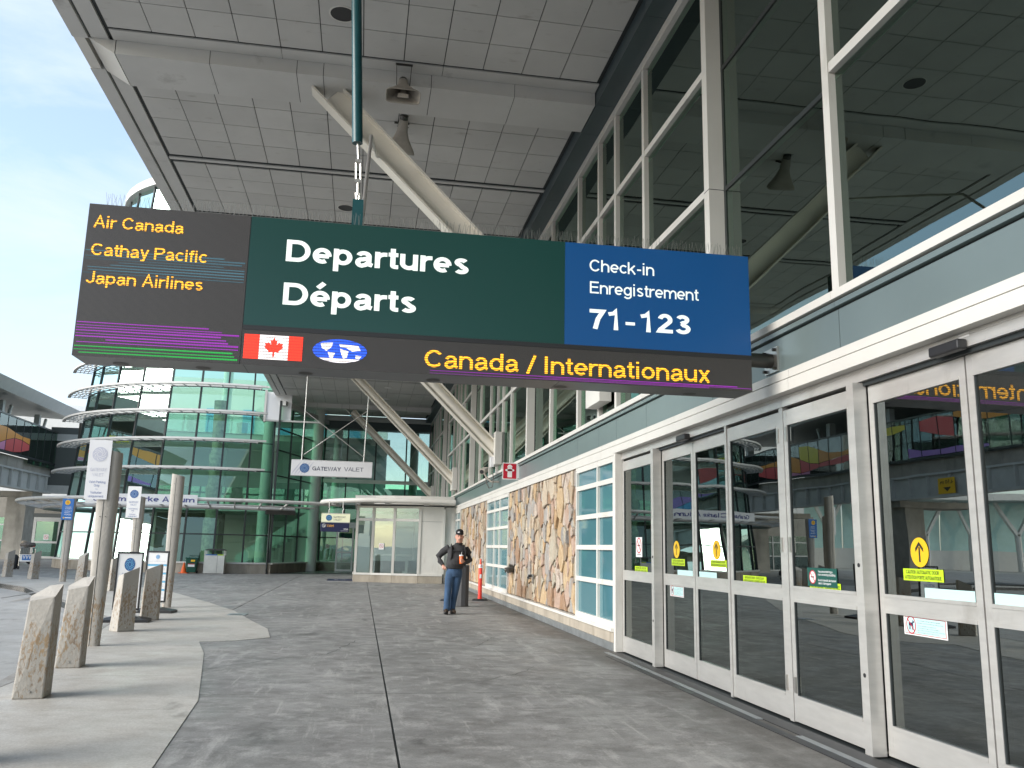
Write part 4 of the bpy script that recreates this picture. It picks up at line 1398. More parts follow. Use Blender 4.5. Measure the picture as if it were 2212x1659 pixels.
# struts: I-sections from the beams down to the wall shoes
def strut(yc, yshoe):
    p0, p1 = Vector((-0.86, yc, 8.50 - 0.02)), Vector((3.64, yc, 4.06))
    d = (p1 - p0).normalized()
    nrm = Vector((d.z, 0, -d.x))
    if nrm.z < 0:
        nrm = -nrm
    b = B()
    b.bar(p0 + nrm * 0.0 - d * .15, p1, 0.03, 0.34, (0, 1, 0)) if False else None
    for s in (-1, 1):
        c0, c1 = p0 + nrm * (s * 0.17), p1 + nrm * (s * 0.17)
        # cut both ends to the beam soffit and the shoe plate
        t0 = (8.499 - c0.z) / d.z
        t1 = (3.655 - c0.x) / d.x
        b.bar(c0 + d * t0, c0 + d * t1, 0.30, 0.032, nrm)
    t0, t1 = (8.499 - p0.z) / d.z, (3.655 - p0.x) / d.x
    b.bar(p0 + d * (t0 + .1), p0 + d * (t1 - .02), 0.05, 0.312, nrm)
    o = obj('diagonal_strut', b, 'cream', can)
    if yc > 20:
        obj('web_fillet', B().tube([p0 + d * (t0 + .12), p0 + d * (t1 - .02)], 0.135, 14, flat=1.05), 'cream', o, True)
    obj('strut_shoe', B().box(3.52, 3.71, yshoe - 0.42, yshoe + 0.42, 3.70, 4.60), 'paint', o)
    return o
for yc, ys in ((2.0, 2.25), (12.86, 13.06), (23.7, 23.7), (35.0, 35.0), (46.0, 46.0)):
    strut(yc, ys)
# recessed downlights
for x, y in ((-0.63, 11.07), (-0.70, 18.2), (0.9, 40.0), (0.9, 43.2), (0.3, 15.0), (-0.65, 4.0)):
    if y == 15.0:
        continue
    a = [(x + 0.17 * math.cos(2 * PI * i / 24), y + 0.17 * math.sin(2 * PI * i / 24)) for i in range(24)]
    b = B()
    for i in range(24):
        p, q = a[i], a[(i + 1) % 24]
        s = lambda t: (x + (t[0] - x) * 1.12, y + (t[1] - y) * 1.12)
        b.add([(*p, ZC - .008), (*q, ZC - .008), (*s(q), ZC - .008), (*s(p), ZC - .008)], [(0, 1, 2, 3)])
        b.add([(*s(p), ZC - .008), (*s(q), ZC - .008), (*s(q), ZC + .003), (*s(p), ZC + .003)], [(0, 1, 2, 3)])
    o = obj('downlight', b, 'paint', can)
    obj('downlight_can', B().add([(*p, ZC - .004) for p in a], [tuple(range(24))]), 'black' if y < 20 else 'white', o)

# horn loudspeakers hung at the beam
def horn(x, y, z, tilt, yaw, name_label, br):
    t = thing('horn_loudspeaker', name_label, 'loudspeaker', (x, y, z), 'horn loudspeakers')
    R = Matrix.Rotation(yaw, 4, 'Z') @ Matrix.Rotation(tilt, 4, 'X')
    def T(v):
        return Vector((x, y, z)) + (R @ Vector(v))
    # local: mouth towards -Y, flare along Y; mouth 0.52 x 0.24
    prof = [(0.34, .075, .075), (0.24, .085, .085), (0.14, .095, .075), (0.03, .13, .07), (-0.08, .19, .085), (-0.17, .245, .105), (-0.22, .262, .115)]
    n = 20
    v, f = [], []
    for yy, rx, rz in prof:
        for i in range(n):
            a = 2 * PI * i / n
            c, s = math.cos(a), math.sin(a)
            k = 0.35 if yy < 0.1 else 0.9
            sg = lambda q, e: math.copysign(abs(q) ** e, q)
            v.append(T((rx * sg(c, k), yy, rz * sg(s, k))))
    for i in range(len(prof) - 1):
        for j in range(n):
            f.append((i * n + j, i * n + (j + 1) % n, (i + 1) * n + (j + 1) % n, (i + 1) * n + j))
    f.append(tuple(range(n)))
    b = B().add(v, f)
    o = obj('horn_flare', b, 'horn', t, True)
    o.modifiers.new('wall', 'SOLIDIFY').thickness = 0.008
    obj('driver', B().tube([T((0, .34, 0)), T((0, .42, 0))], 0.07, 14), 'gun', t, True)
    obj('phase_plug', B().bar(T((0, .02, 0)), T((0, -.19, 0)), .07, .05).bar(T((-.08, -.19, 0)), T((.08, -.19, 0)), .03, .05), 'horn', t)
    b = B()
    for s in (-1, 1):
        b.tube([T((s * .10, .22, 0)), Vector((x + s * .115, y + br, ZC - 0.02))], 0.007, 6)
    b.box(x - .13, x + .13, y + br - .02, y + br + .02, ZC - 0.022, ZC - 0.003)
    obj('hanger', b, 'gun', t)
horn(0.28, 12.12, 8.24, math.radians(50), 0.0, 'horn loudspeaker with its open mouth showing, hung under the white beam', 0.05)
horn(0.33, 14.05, 8.40, math.radians(50), PI + 0.12, 'horn loudspeaker turned away, its pale back showing below the white beam', 0.0)

# ================================================================== OVERHEAD SIGN
X0, X1, Z0, Z1, YS, YB = -2.322, 3.396, 2.858, 4.127, 7.10, 7.475
sg = thing('overhead_sign', 'long overhead departures sign, green and blue, with amber dot-matrix boards', 'overhead sign', (0.54, 7.3, 2.858))
obj('sign_case', B().box(X0, X1, YS + 0.012, YB, Z0, Z1), 'case', sg)
SP = plane((0, YS, 0), (1, 0, 0), (0, 0, 1))   # normal towards the camera
XL, XM, ZL, ZG = -1.045, 1.660, 3.150, 3.190
b = B().box(X0, XL - .003, YS, YS + 0.011, Z0, Z1)
led1 = obj('led_board', b, 'led', sg)
b = B().box(XL + .003, X1, YS, YS + 0.011, Z0, ZL)
led2 = obj('led_board', b, 'led', sg)
obj('black_strip', B().box(XL + .003, X1, YS - .002, YS + 0.011, ZL + .001, ZG - .001), 'black', sg)
pg = obj('departures_panel', B().box(XL + .003, XM - .001, YS, YS + 0.011, ZG, Z1), 'signgreen', sg)
pb = obj('check_in_panel', B().box(XM + .001, X1, YS, YS + 0.011, ZG, Z1), 'signblue', sg)
D = .002
obj('lettering', B().text(SP, 'Departures', -0.742, 0.801, 3.755, 0.196, D, 0, .036), 'signwhite', pg)
obj('lettering', B().text(SP, 'Départs', -0.742, 0.361, 3.378, 0.196, D, 0, .036), 'signwhite', pg)
obj('lettering', B().text(SP, 'Check-in', 1.884, 2.486, 3.872, 0.112, D, 0, .012), 'signwhite', pb)
obj('lettering', B().text(SP, 'Enregistrement', 1.888, 2.905, 3.668, 0.112, D, 0, .012), 'signwhite', pb)
b = B().text(SP, '71', 1.886, 2.148, 3.345, 0.182, D, 0, .038)
b.rect(SP, 2.215, 2.302, 3.398, 3.426, D, 0)
b.text(SP, '123', 2.352, 2.822, 3.345, 0.182, D, 0, .038)
obj('lettering', b, 'signwhite', pb)
for s, u0, u1, w in (('Air Canada', -2.274, -1.574, 3.925), ('Cathay Pacific', -2.270, -1.372, 3.690), ('Japan Airlines', -2.282, -1.385, 3.452)):
    obj('led_text', B().text(SP, s, u0, u1, w, 0.102, D, 0, .016), 'amber', led1)
obj('led_text', B().text(SP, 'Canada / Internationaux', 0.452, 2.995, 2.918, 0.152, D, 0, .016), 'amber', led2)
rl = random.Random(2)
def streaks(us, ws, n, m, d, mn, mxh, minlen=.35):
    b = B()
    for i in range(n):
        w = ws[0] + (ws[1] - ws[0]) * (i + .5) / n
        l = (us[1] - us[0]) * rl.uniform(minlen, 1)
        a = us[0] if rl.random() < .6 else us[1] - l
        h = rl.uniform(mn, mxh)
        b.flat(SP, [(a, w), (a + l, w - .0), (a + l, w + h), (a, w + h * .6)], d)
    return b
obj('led_streaks', streaks((X0 + .01, XL - .02), (2.955, 3.14), 8, 0, .0012, .008, .017, .8), 'ledpurple', led1, kind='stuff')
obj('led_streaks', streaks((X0 + .01, XL - .02), (2.868, 2.945), 3, 0, .0012, .010, .017, .95), 'ledgreen', led1, kind='stuff')
obj('led_streaks', streaks((X0 + .01, XL - .02), (3.53, 3.74), 9, 0, .0010, .003, .012, .75), 'ledblue', led1, kind='stuff')
obj('led_streaks', streaks((0.5, X1 - .01), (2.863, 2.895), 3, 0, .0012, .003, .007, .5), 'ledpurple', led2, kind='stuff')
# flag and globe on the lower board
fl = B().rect(SP, -1.023, -0.903, 2.908, 3.112, D, 0).rect(SP, -0.670, -0.556, 2.908, 3.112, D, 0).rect(SP, -0.902, -0.671, 2.908, 3.112, D, 1)
leaf = [(0, 1), (.18, .62), (.36, .72), (.28, .24), (.58, .50), (.66, .34), (.95, .40), (.84, .10), (1, 0), (.50, -.42), (.56, -.56), (.10, -.48), (.10, -.95)]
leaf = leaf + [(-x, y) for x, y in reversed(leaf[1:])]
bm = bmesh.new()
vs = [bm.verts.new((x, y, 0)) for x, y in leaf]
fc = bm.faces.new(vs)
bmesh.ops.triangulate(bm, faces=[fc])
bm.verts.index_update()
fl.add([SP(-.786 + v.co.x * .078, 3.012 + v.co.y * .085, D + .001) for v in bm.verts], [tuple(v.index for v in q.verts) for q in bm.faces], 0)
bm.free()
obj('led_flag', fl, ['ledred', 'ledwhite'], led2)
gb = B().disc(SP, -.252, 3.012, .222, .100, D, 0, 36)
for pts in ([(-.16, .06), (-.06, .068), (-.07, .03), (-.11, -.005), (-.15, .02)], [(-.10, -.01), (-.04, -.02), (-.06, -.07), (-.085, -.055)], [(-.01, .06), (.15, .05), (.17, .01), (.10, .0), (.05, .03), (.0, .035)], [(.0, .02), (.07, .0), (.06, -.05), (.03, -.065), (.01, -.02)], [(.13, -.03), (.18, -.035), (.16, -.06), (.13, -.055)]):
    gb.flat(SP, [(-.252 + u, 3.012 + w) for u, w in pts], D + .001, 1)
gb.flat(SP, [(-.252 + .222 * math.cos(a), 3.012 + .1 * math.sin(a)) for a in [PI * (1.22 + .56 * i / 8) for i in range(9)]], D + .001, 1)
obj('led_globe', gb, ['ledcobalt', 'ledwhite'], led2)
for x in (-2.02, -1.37, -0.535, 0.55, 1.686, 2.9):
    b = B()
    UP = lambda u, w, d=0.0: Vector((u, w, Z0 - d))
    b.disc(UP, x, 7.352, .062, .062, .002, 0, 20)
    for k in range(4):
        b.ring(UP, x, 7.352, .056 - k * .013, .056 - k * .013, .005, .004, 1, 20)
    obj('speaker_grille', b, ['gun', 'blackp'], sg)
obj('case_seam', B().box(-1.02, -1.016, YS + .02, YB, Z0 - .0012, Z0 + .002).box(1.62, 1.624, YS + .02, YB, Z0 - .0012, Z0 + .002), 'dark', sg)
b = B()
for i in range(150):
    x = X0 + .12 + (X1 - X0 - .14) * i / 150
    for k in range(3):
        dx, dy = rl.uniform(-.028, .028), (-.035, 0, .03)[k] + rl.uniform(-.01, .01)
        b.tube([(x, YS + .055, Z1), (x + dx, YS + .055 + dy, Z1 + rl.uniform(.095, .125))], .0013, 3, cap=False)
obj('bird_spikes', b, 'spike', sg, kind='stuff')
# wall bracket and suspension
pp = obj('bracket_pipe', B().tube([(X1 - .02, 7.34, 3.205), (3.705, 7.34, 3.205)], .068, 20), 'gun', sg, True)
obj('wall_plate', B().box(3.706, 3.724, 7.215, 7.475, 3.09, 3.325), 'steel', pp)
for y in (7.245, 7.445):
    for z in (3.12, 3.295):
        obj('bolt', B().tube([(3.706, y, z), (3.675, y, z)], .016, 6), 'gun', pp)
hk = obj('hanger_lug', B().box(-.225, -.13, 7.26, 7.29, Z1, Z1 + .30), 'hgreen', sg)
obj('shackle', B().tube([(-.18, 7.275, Z1 + .22), (-.20, 7.275, Z1 + .36), (-.17, 7.275, Z1 + .36), (-.175, 7.275, Z1 + .22)], .012, 6), 'steel', hk)
obj('turnbuckle', B().tube([(-.182, 7.275, Z1 + .34), (-.188, 7.28, Z1 + .48)], .016, 8).tube([(-.205, 7.28, Z1 + .48), (-.215, 7.28, Z1 + .66)], .011, 6).tube([(-.165, 7.28, Z1 + .48), (-.175, 7.28, Z1 + .66)], .011, 6).box(-.218, -.158, 7.262, 7.298, Z1 + .46, Z1 + .49).box(-.225, -.165, 7.262, 7.298, Z1 + .65, Z1 + .68).tube([(-.195, 7.28, Z1 + .67), (-.212, 7.285, Z1 + .86)], .013, 8), 'steel', hk)
obj('hanger_pole', B().tube([(-.214, 7.285, Z1 + .84), (-.437, 7.28, ZC + .02)], .047, 18), 'hgreen', sg, True)
obj('stay_rod', B().tube([(-.145, 7.40, Z1), (-.125, 9.6, 6.2), (-.06, 12.80, 7.45)], .020, 8), 'steel', sg, True)

def emblem(b, mp, u, w, ru, rw, d, mb, ml, n=9, blades=True):
    b.disc(mp, u, w, ru, rw, d, mb, 32)
    for i in range(n):
        a = 2 * PI * i / n
        pts_o, pts_i = [], []
        for k in range(7):
            t = k / 6
            r = .34 + .56 * t
            th = a + 1.15 * t
            wd = .16 * math.sin(PI * min(1, t * .9 + .08))
            pts_o.append((r * math.cos(th + wd), r * math.sin(th + wd)))
            pts_i.append((r * math.cos(th - wd * .4), r * math.sin(th - wd * .4)))
        for k in range(6):
            q = [pts_o[k], pts_o[k + 1], pts_i[k + 1], pts_i[k]]
            b.flat(mp, [(u + x * ru, w + y * rw) for x, y in q], d + .0012, ml)
        th = a + .35
        b.disc(mp, u + .80 * ru * math.cos(th), w + .80 * rw * math.sin(th), ru * .055, rw * .055, d + .0016, ml, 8)
    b.ring(mp, u, w, ru * .36, rw * .36, ru * .07, d + .0018, ml, 20)

# ------------------------------------------------ hanging valet sign
YV = 34.9
t = thing('hanging_sign', 'white GATEWAY VALET sign hung on thin rods with crossed wires under the canopy', 'hanging sign', (-1.27, YV, 4.08))
VP = plane((0, YV - .062, 0), (1, 0, 0), (0, 0, 1))
o = obj('sign_box', B().box(-2.85, .31, YV - .06, YV + .06, 4.075, 4.715), 'offw', t, bevel=.012)
b = B().rect(VP, -2.84, .30, 4.085, 4.10, .001, 3).rect(VP, -2.84, .30, 4.69, 4.705, .001, 3)
emblem(b, VP, -2.335, 4.385, .185, .185, .002, 0, 1)
b.text(VP, 'GATEWAY', -2.035, -.925, 4.305, .155, .002, 2, .022)
b.text(VP, 'VALET', -.795, -.04, 4.32, .155, .002, 2, .0)
for k in range(5):
    a0 = 1.9 + .28 * k
    P = [(-2.84 + .12 * k + .42 * (i / 8) ** 1.3 * .9, 4.10 + .56 * ((i / 8))) for i in range(9)]
    for i in range(8):
        (x0, z0), (x1, z1) = P[i], P[i + 1]
        b.flat(VP, [(x0, z0), (x0 + .05 * math.sin(PI * i / 8), z0), (x1 + .05 * math.sin(PI * (i + 1) / 8), z1), (x1, z1)], .0012, 4)
obj('print', b, ['blueprint', 'paleblue', 'navy', 'alu', 'fade'], t)
for x, zt, xt in ((-2.47, 8.50, -2.45), (-.045, 7.42, .02)):
    obj('hanger_rod', B().tube([(x, YV, 4.71), (xt, YV, zt)], .026, 8), 'alu', t)
obj('brace_wire', B().tube([(-2.46, YV - .03, 6.67), (-.05, YV - .03, 4.90)], .014, 6), 'alu', t)
obj('brace_wire', B().tube([(-2.46, YV + .03, 4.88), (-.02, YV + .03, 6.78)], .014, 6), 'alu', t)

# ------------------------------------------------ hydrant sign and camera on the wall
t = thing('hydrant_sign', 'square red and white fire hydrant sign standing out from the teal panels', 'sign', (3.5, 20.6, 3.06))
YH = 20.6
HP = plane((0, YH - .006, 0), (1, 0, 0), (0, 0, 1))
obj('sign_plate', B().box(3.305, 3.722, YH - .004, YH + .004, 3.075, 3.480), 'white', t)
b = B().rect(HP, 3.325, 3.645, 3.095, 3.460, .001, 0)
c = 3.485
b.rect(HP, c - .055, c + .055, 3.125, 3.37, .002, 1).rect(HP, c - .062, c + .062, 3.375, 3.40, .002, 1).rect(HP, c - .045, c + .045, 3.40, 3.425, .002, 1).rect(HP, c - .015, c + .015, 3.425, 3.44, .002, 1)
b.rect(HP, c - .095, c + .095, 3.275, 3.325, .002, 1).rect(HP, c - .110, c - .095, 3.285, 3.315, .002, 1).rect(HP, c + .095, c + .110, 3.285, 3.315, .002, 1)
b.text(HP, 'WR-453', c - .062, c + .062, 3.285, .03, .003, 0, .02)
obj('print', b, ['redp', 'white'], t)
for z in (3.10, 3.455):
    obj('screw', B().tube([(3.695, YH - .004, z), (3.695, YH - .012, z)], .010, 8), 'gun', t)

t = thing('security_camera', 'beige bullet security camera on a wall arm under the strut foot', 'security camera', (3.5, 23.6, 3.2))
obj('camera_body', B().bar((3.36, 23.9, 3.60), (3.20, 23.45, 3.50), .15, .13), 'horn', t, bevel=.02)
obj('lens_hood', B().bar((3.205, 23.47, 3.503), (3.17, 23.36, 3.48), .165, .145), 'horn', t)
obj('lens', B().tube([(3.172, 23.362, 3.478), (3.168, 23.35, 3.476)], .055, 14), 'black', t)
obj('wall_arm', B().tube([(3.70, 23.6, 3.24), (3.48, 23.65, 3.24), (3.36, 23.7, 3.36), (3.30, 23.72, 3.47)], .028, 10), 'horn', t, True)
obj('junction_box', B().box(3.44, 3.52, 23.48, 23.75, 3.64, 3.92), 'offw', t)
obj('cable', B().tube([(3.50, 23.6, 3.64), (3.53, 23.55, 3.3), (3.50, 23.55, 3.08), (3.42, 23.6, 3.06), (3.36, 23.7, 3.2), (3.33, 23.75, 3.45)], .014, 6), 'gun', t, True)

# ================================================================== ENTRANCE PORCH
por = thing('entrance_porch', 'glazed porch with white frames, stone plinth and a rounded tube canopy', 'porch', (1.5, 36, 0))
FR = [(-.20, 36.6), (-.17, 35.6), (.47, 35.45), (1.30, 35.12), (2.30, 34.86), (3.26, 34.84)]
for i in range(len(FR) - 1):
    (xa, ya), (xb, yb) = FR[i], FR[i + 1]
    d = Vector((xb - xa, yb - ya, 0)).normalized()
    nn = Vector((d.y, -d.x, 0))
    e = d * .0015
    A, Bq = Vector((xa, ya, 0)) + e, Vector((xb, yb, 0)) - e
    def wallseg(nm, z0, z1, t0, t1, m, a=A, b_=Bq, nn=nn):
        v = [a + nn * t0, b_ + nn * t0, b_ - nn * t1, a - nn * t1]
        return obj(nm, B().prism([(q.x, q.y) for q in v], z0, z1), m, por)
    wallseg('plinth_block', 0.002, .285, .05, .12, 'conc')
    wallseg('sill', .287, .365, .07, .10, 'paint')
    if i < 4:
        L2 = (Bq - A).length
        for z0, z1 in ((.365, 2.41), (2.51, 2.93)):
            v = [A + d * .05, Bq - d * .05]
            obj('window_pane', B().prism([((v[0] + nn * .012).x, (v[0] + nn * .012).y), ((v[1] + nn * .012).x, (v[1] + nn * .012).y), (v[1].x, v[1].y), (v[0].x, v[0].y)], z0, z1), 'gclear', por)
        wallseg('rail', 2.41, 2.51, .035, .04, 'paint')
    else:
        wallseg('wall_panel', .366, 2.41, .02, .06, 'paint')
        wallseg('wall_panel', 2.425, 2.93, .02, .06, 'paint')
    wallseg('head_rail', 2.93, 3.01, .045, .06, 'paint')
    wallseg('shadow_gap', 3.011, 3.06, .0, .06, 'dark')
for i, (x, y) in enumerate(FR[1:]):
    obj('mullion', B().box(x - .05, x + .05, y - .06, y + .05, .366, 2.929), 'paint', por)
obj('corner_wall', B().box(3.33, 3.60, 34.93, 35.2, 0, 3.0).box(3.60, 3.70, 34.88, 35.2, 0, 3.0), 'paint', por)
cn = [(-.35, 36.9), (-.30, 35.55), (.50, 35.32), (1.30, 35.02), (2.30, 34.78), (3.30, 34.74), (3.65, 34.74)]
for i in range(1, len(cn) - 1):
    (xa, ya), (xb, yb) = cn[i], cn[i + 1]
    obj('cornice_panel', B().prism([(xa + .003, ya), (xb - .003, yb), (xb - .003, 40), (xa + .003, 40)], 3.262, 3.42), 'paint', por)
obj('canopy_plate', B().prism([(-.3, 36.5), (-.2, 35.2), (.5, 34.9), (1.3, 34.6), (2.3, 34.35), (3.65, 34.30), (3.65, 42), (-.3, 42)], 3.065, 3.10), 'paint', por)
pts = []
for i in range(25):
    u = i / 24
    a = -PI / 2 - u * PI * .95
    if u < .35:
        pts.append((3.62 - u / .35 * 3.2, 34.05 + .25 * (u / .35) ** 2, 3.175))
    else:
        s = (u - .35) / .65
        th = s * PI * .92
        pts.append((.42 - 2.05 * math.sin(min(th, PI / 2)) + (0 if th < PI / 2 else .9 * (1 - math.sin(th))), 34.30 + 1.9 * (1 - math.cos(th)), 3.175 - .05 * math.sin(th)))
obj('canopy_tube', B().tube(pts, .092, 14), 'paint', por, True)
for i in (3, 7, 10, 13):
    p = Vector(pts[i])
    obj('bracket', B().bar(p + Vector((0, .05, -.06)), p + Vector((.15, .9, -.07)), .05, .05).tube([p + Vector((-.09, .05, -.13)), p + Vector((.09, .05, -.13))], .035, 8), 'alu', por)
obj('canopy_glass', B().prism([(pts[10][0] + .05, pts[10][1] + .1), (pts[12][0], pts[12][1]), (pts[15][0], pts[15][1]), (pts[18][0], pts[18][1]), (.4, 38.2), (.4, 34.5)], 3.11, 3.125), 'gclear', por)
mp = plane((0, 35.30, 0), (1, 0, -0.0), (0, 0, 1))
b = B()
dd = Vector((.83, -.33, 0)).normalized()
mp = plane(Vector((.74, 35.31, 0)) + Vector((-.33, -.83, 0)).normalized() * .03, dd, (0, 0, 1))
b.rect(mp, 0, .21, 1.285, 1.53, 0, 3)
nosmoke_sym(b, mp, .105, 1.42, .085)
obj('sticker', b, SM, por)
obj('interior_floor', B().prism([(-.1, 35.8), (.5, 35.6), (2.3, 35.1), (3.3, 35.1), (3.3, 44), (-.1, 44)], -.1, .006), 'infloor', por)
obj('interior_back', B().box(-.15, 3.6, 43.8, 44, 0, 3.0), 'inwall', por)
obj('inner_frame', B().box(.55, .62, 39, 39.1, 0, 2.9).box(1.5, 1.57, 39, 39.1, 0, 2.9).box(2.3, 2.37, 39, 39.1, 0, 2.9).box(.62, 2.3, 39.01, 39.09, 2.2, 2.3).box(.62, 2.3, 39.01, 39.09, 1.0, 1.08), 'paint', por)
obj('bench', B().box(.5, 1.9, 37.3, 37.9, .4, .8).box(.6, 1.8, 37.4, 37.8, .007, .4), 'indark', por)
obj('cabinet', B().box(2.0, 2.5, 36.6, 37.0, .007, .85), 'inwall', por)

# small hanging valet board
t = thing('valet_board', 'small two-part valet board, cream above and navy below, hung from the porch canopy', 'hanging sign', (-1.0, 34.35, 1.9))
BP = plane((0, 34.335, 0), (1, 0, 0), (0, 0, 1))
o1 = obj('lit_board', B().box(-1.545, -.455, 34.34, 34.44, 2.275, 2.635), mat('lit_cream', (0.72, 0.72, 0.52), 0.4, emit=(0.75, 0.78, 0.5), estr=0.12), t)
b = B().rect(BP, -1.54, -.46, 2.28, 2.30, .001, 3).rect(BP, -1.54, -.46, 2.61, 2.63, .001, 3)
emblem(b, BP, -1.254, 2.455, .115, .115, .002, 0, 1)
b.text(BP, 'GATEWAY', -1.085, -.621, 2.455, .068, .002, 2, .012)
b.text(BP, 'VALET', -1.085, -.765, 2.355, .068, .002, 2, .0)
obj('print', b, ['blueprint', 'sky', 'navy', 'alu'], o1)
o2 = obj('navy_board', B().box(-1.56, -.47, 34.345, 34.435, 1.92, 2.27), 'navy', t, bevel=.015)
b = B()
b.ring(BP, -1.434, 2.155, .07, .07, .014, .004, 0)
b.flat(BP, [(-1.47, 2.185), (-1.46, 2.195), (-1.405, 2.14), (-1.415, 2.13)], .004, 0)
b.flat(BP, [(-1.395, 2.165), (-1.395, 2.115), (-1.445, 2.115)], .0045, 0)
b.text(BP, 'Valet', -1.328, -1.05, 2.105, .105, .004, 1, .02)
b.text(BP, 'VISA', -.681, -.500, 2.00, .062, .004, 0, .04)
b.text(BP, 'Infinite Privilege', -.79, -.505, 1.955, .022, .004, 0, .01)
obj('print', b, ['white', 'gold'], o2)
for x in (-1.27, -.74):
    obj('hanger', B().tube([(x, 34.39, 2.63), (x, 34.39, 2.75), (x + .03, 34.39, 2.8), (x, 34.39, 2.86), (x, 34.39, 3.09)], .022, 8), 'alu', t)

# navy door mat
t = thing('door_mat', 'navy door mat with pale print lying before the porch', 'mat', (-.75, 37, 0))
obj('mat_sheet', B().box(-1.27, -.24, 36.4, 37.9, .001, .014), 'navy', t)
GP = lambda u, w, d=0.0: Vector((u, w, .0155 + d))
b = B().text(GP, 'VALET', -.75, -.50, 36.9, .35, 0, 0, .03)
emblem(b, GP, -.92, 37.05, .10, .22, 0, 0, 1)
obj('print', b, ['fade', 'navy'], t)

# ================================================================== CURVED ATRIUM
CX, CY = -7.2, 51.9
RZ = lambda z: 9.03 - .088 * z
def AP(deg, r, z):
    a = math.radians(deg)
    return (CX + r * math.cos(a), CY + r * math.sin(a), z)
atr = thing('glass_atrium', 'tall curved atrium of green glass ringed by white sunshade bands', 'glass atrium', (CX, CY, 0))
ANG = [-71.5, -79, -87.5, -96.5, -107, -118.7, -131, -143.5, -156, -168.5, -181, -193.5, -206]
for i in range(4 * 6 + 5):
    a0, a1 = -71.5 - 5.0 * i, -71.5 - 5.0 * (i + 1)
    obj('plinth_block', B().add([AP(a, r, z) for a in (a0, a1) for r in (9.06, 8.7) for z in (0, .44)], [(0, 1, 5, 4), (1, 3, 7, 5), (3, 2, 6, 7), (0, 2, 3, 1), (4, 5, 7, 6), (0, 4, 6, 2)]), 'conc', atr) if i % 2 == 0 else obj('plinth_block', B().add([AP(a, r, z) for a in (a0, a1) for r in (9.055, 8.7) for z in (0, .44)], [(0, 1, 5, 4), (1, 3, 7, 5), (3, 2, 6, 7), (0, 2, 3, 1), (4, 5, 7, 6), (0, 4, 6, 2)]), 'conc', atr)
def arc(r, z, a0=-71.5, a1=-206, step=3.0):
    n = int(abs(a1 - a0) / step)
    return [AP(a0 + (a1 - a0) * k / n, r, z) for k in range(n + 1)]
def ribbon(r0, r1, z0, z1, a0=-71.5, a1=-206, step=3.0):
    """a curved band with a rectangular section"""
    b = B()
    P = [arc(r0, z0, a0, a1, step), arc(r1, z0, a0, a1, step), arc(r1, z1, a0, a1, step), arc(r0, z1, a0, a1, step)]
    n = len(P[0])
    v = [q for s in P for q in s]
    f = []
    for s in range(4):
        for k in range(n - 1):
            f.append((s * n + k, s * n + k + 1, ((s + 1) % 4) * n + k + 1, ((s + 1) % 4) * n + k))
    f += [(0, n, 2 * n, 3 * n), (n - 1, 2 * n - 1, 3 * n - 1, 4 * n - 1)]
    return b.add(v, f)
obj('plinth_sill', ribbon(9.10, 8.75, .441, .52), 'paint', atr)
ZR = [.52, 1.80, 3.10, 4.88, 6.27, 7.65, 8.98, 10.36, 11.74, 13.1, 14.5, 15.9, 17.3, 18.7, 20.3]
for i in range(len(ANG) - 1):
    for z0, z1 in zip(ZR, ZR[1:]):
        a0, a1 = ANG[i], ANG[i + 1]
        v = [AP(a0, RZ(z0), z0), AP(a1, RZ(z0), z0), AP(a1, RZ(z1), z1), AP(a0, RZ(z1), z1)]
        o = obj('window_pane', B().add(v, [(0, 1, 2, 3)]), 'ggreen', atr)
for a in ANG:
    obj('mullion', B().bar(AP(a, RZ(.5), .5), AP(a, RZ(20.3), 20.3), .075, .12, (math.cos(math.radians(a)), math.sin(math.radians(a)), 0)), 'mull', atr)
for z in ZR[1:-1]:
    pl = [AP(a, RZ(z) + .012, z) for a in ANG]
    b = B()
    for p, q in zip(pl, pl[1:]):
        b.bar(p, q, .06, .055 if z < 5 else .04, (0, 0, 1))
    obj('transom', b, 'mull', atr)
obj('roof_ring', ribbon(RZ(20.3) + .25, RZ(20.3) - .5, 20.31, 20.75), 'paint', atr)
b = B()
n = 14
for i in range(len(ANG) - 1):
    b.add([AP(ANG[i], 7.2, 20.76), AP(ANG[i + 1], 7.2, 20.76), AP(ANG[i + 1], 4.4, 22.2), AP(ANG[i], 4.4, 22.2)], [(0, 1, 2, 3)])
obj('skylight', b, 'ggreen', atr)
# sunshades: open grilles, solid white outer edge
for z in (4.88, 6.27, 7.65, 8.98, 10.36, 11.74):
    r = RZ(z)
    o = obj('sunshade', ribbon(r + 1.00, r + .84, z - .035, z + .055, -75, -163), 'paint', atr)
    for rr in (.28, .47, .66):
        obj('sunshade_bar', ribbon(r + rr + .018, r + rr - .018, z - .02, z + .02, -77, -163, 4), 'paint', o)
    b = B()
    for k in range(22):
        a = -77 - k * 4
        b.bar(AP(a, r + .05, z - .03), AP(a, r + .92, z - .01), .03, .04)
    obj('sunshade_rib', b, 'bsteel', o, kind='stuff')
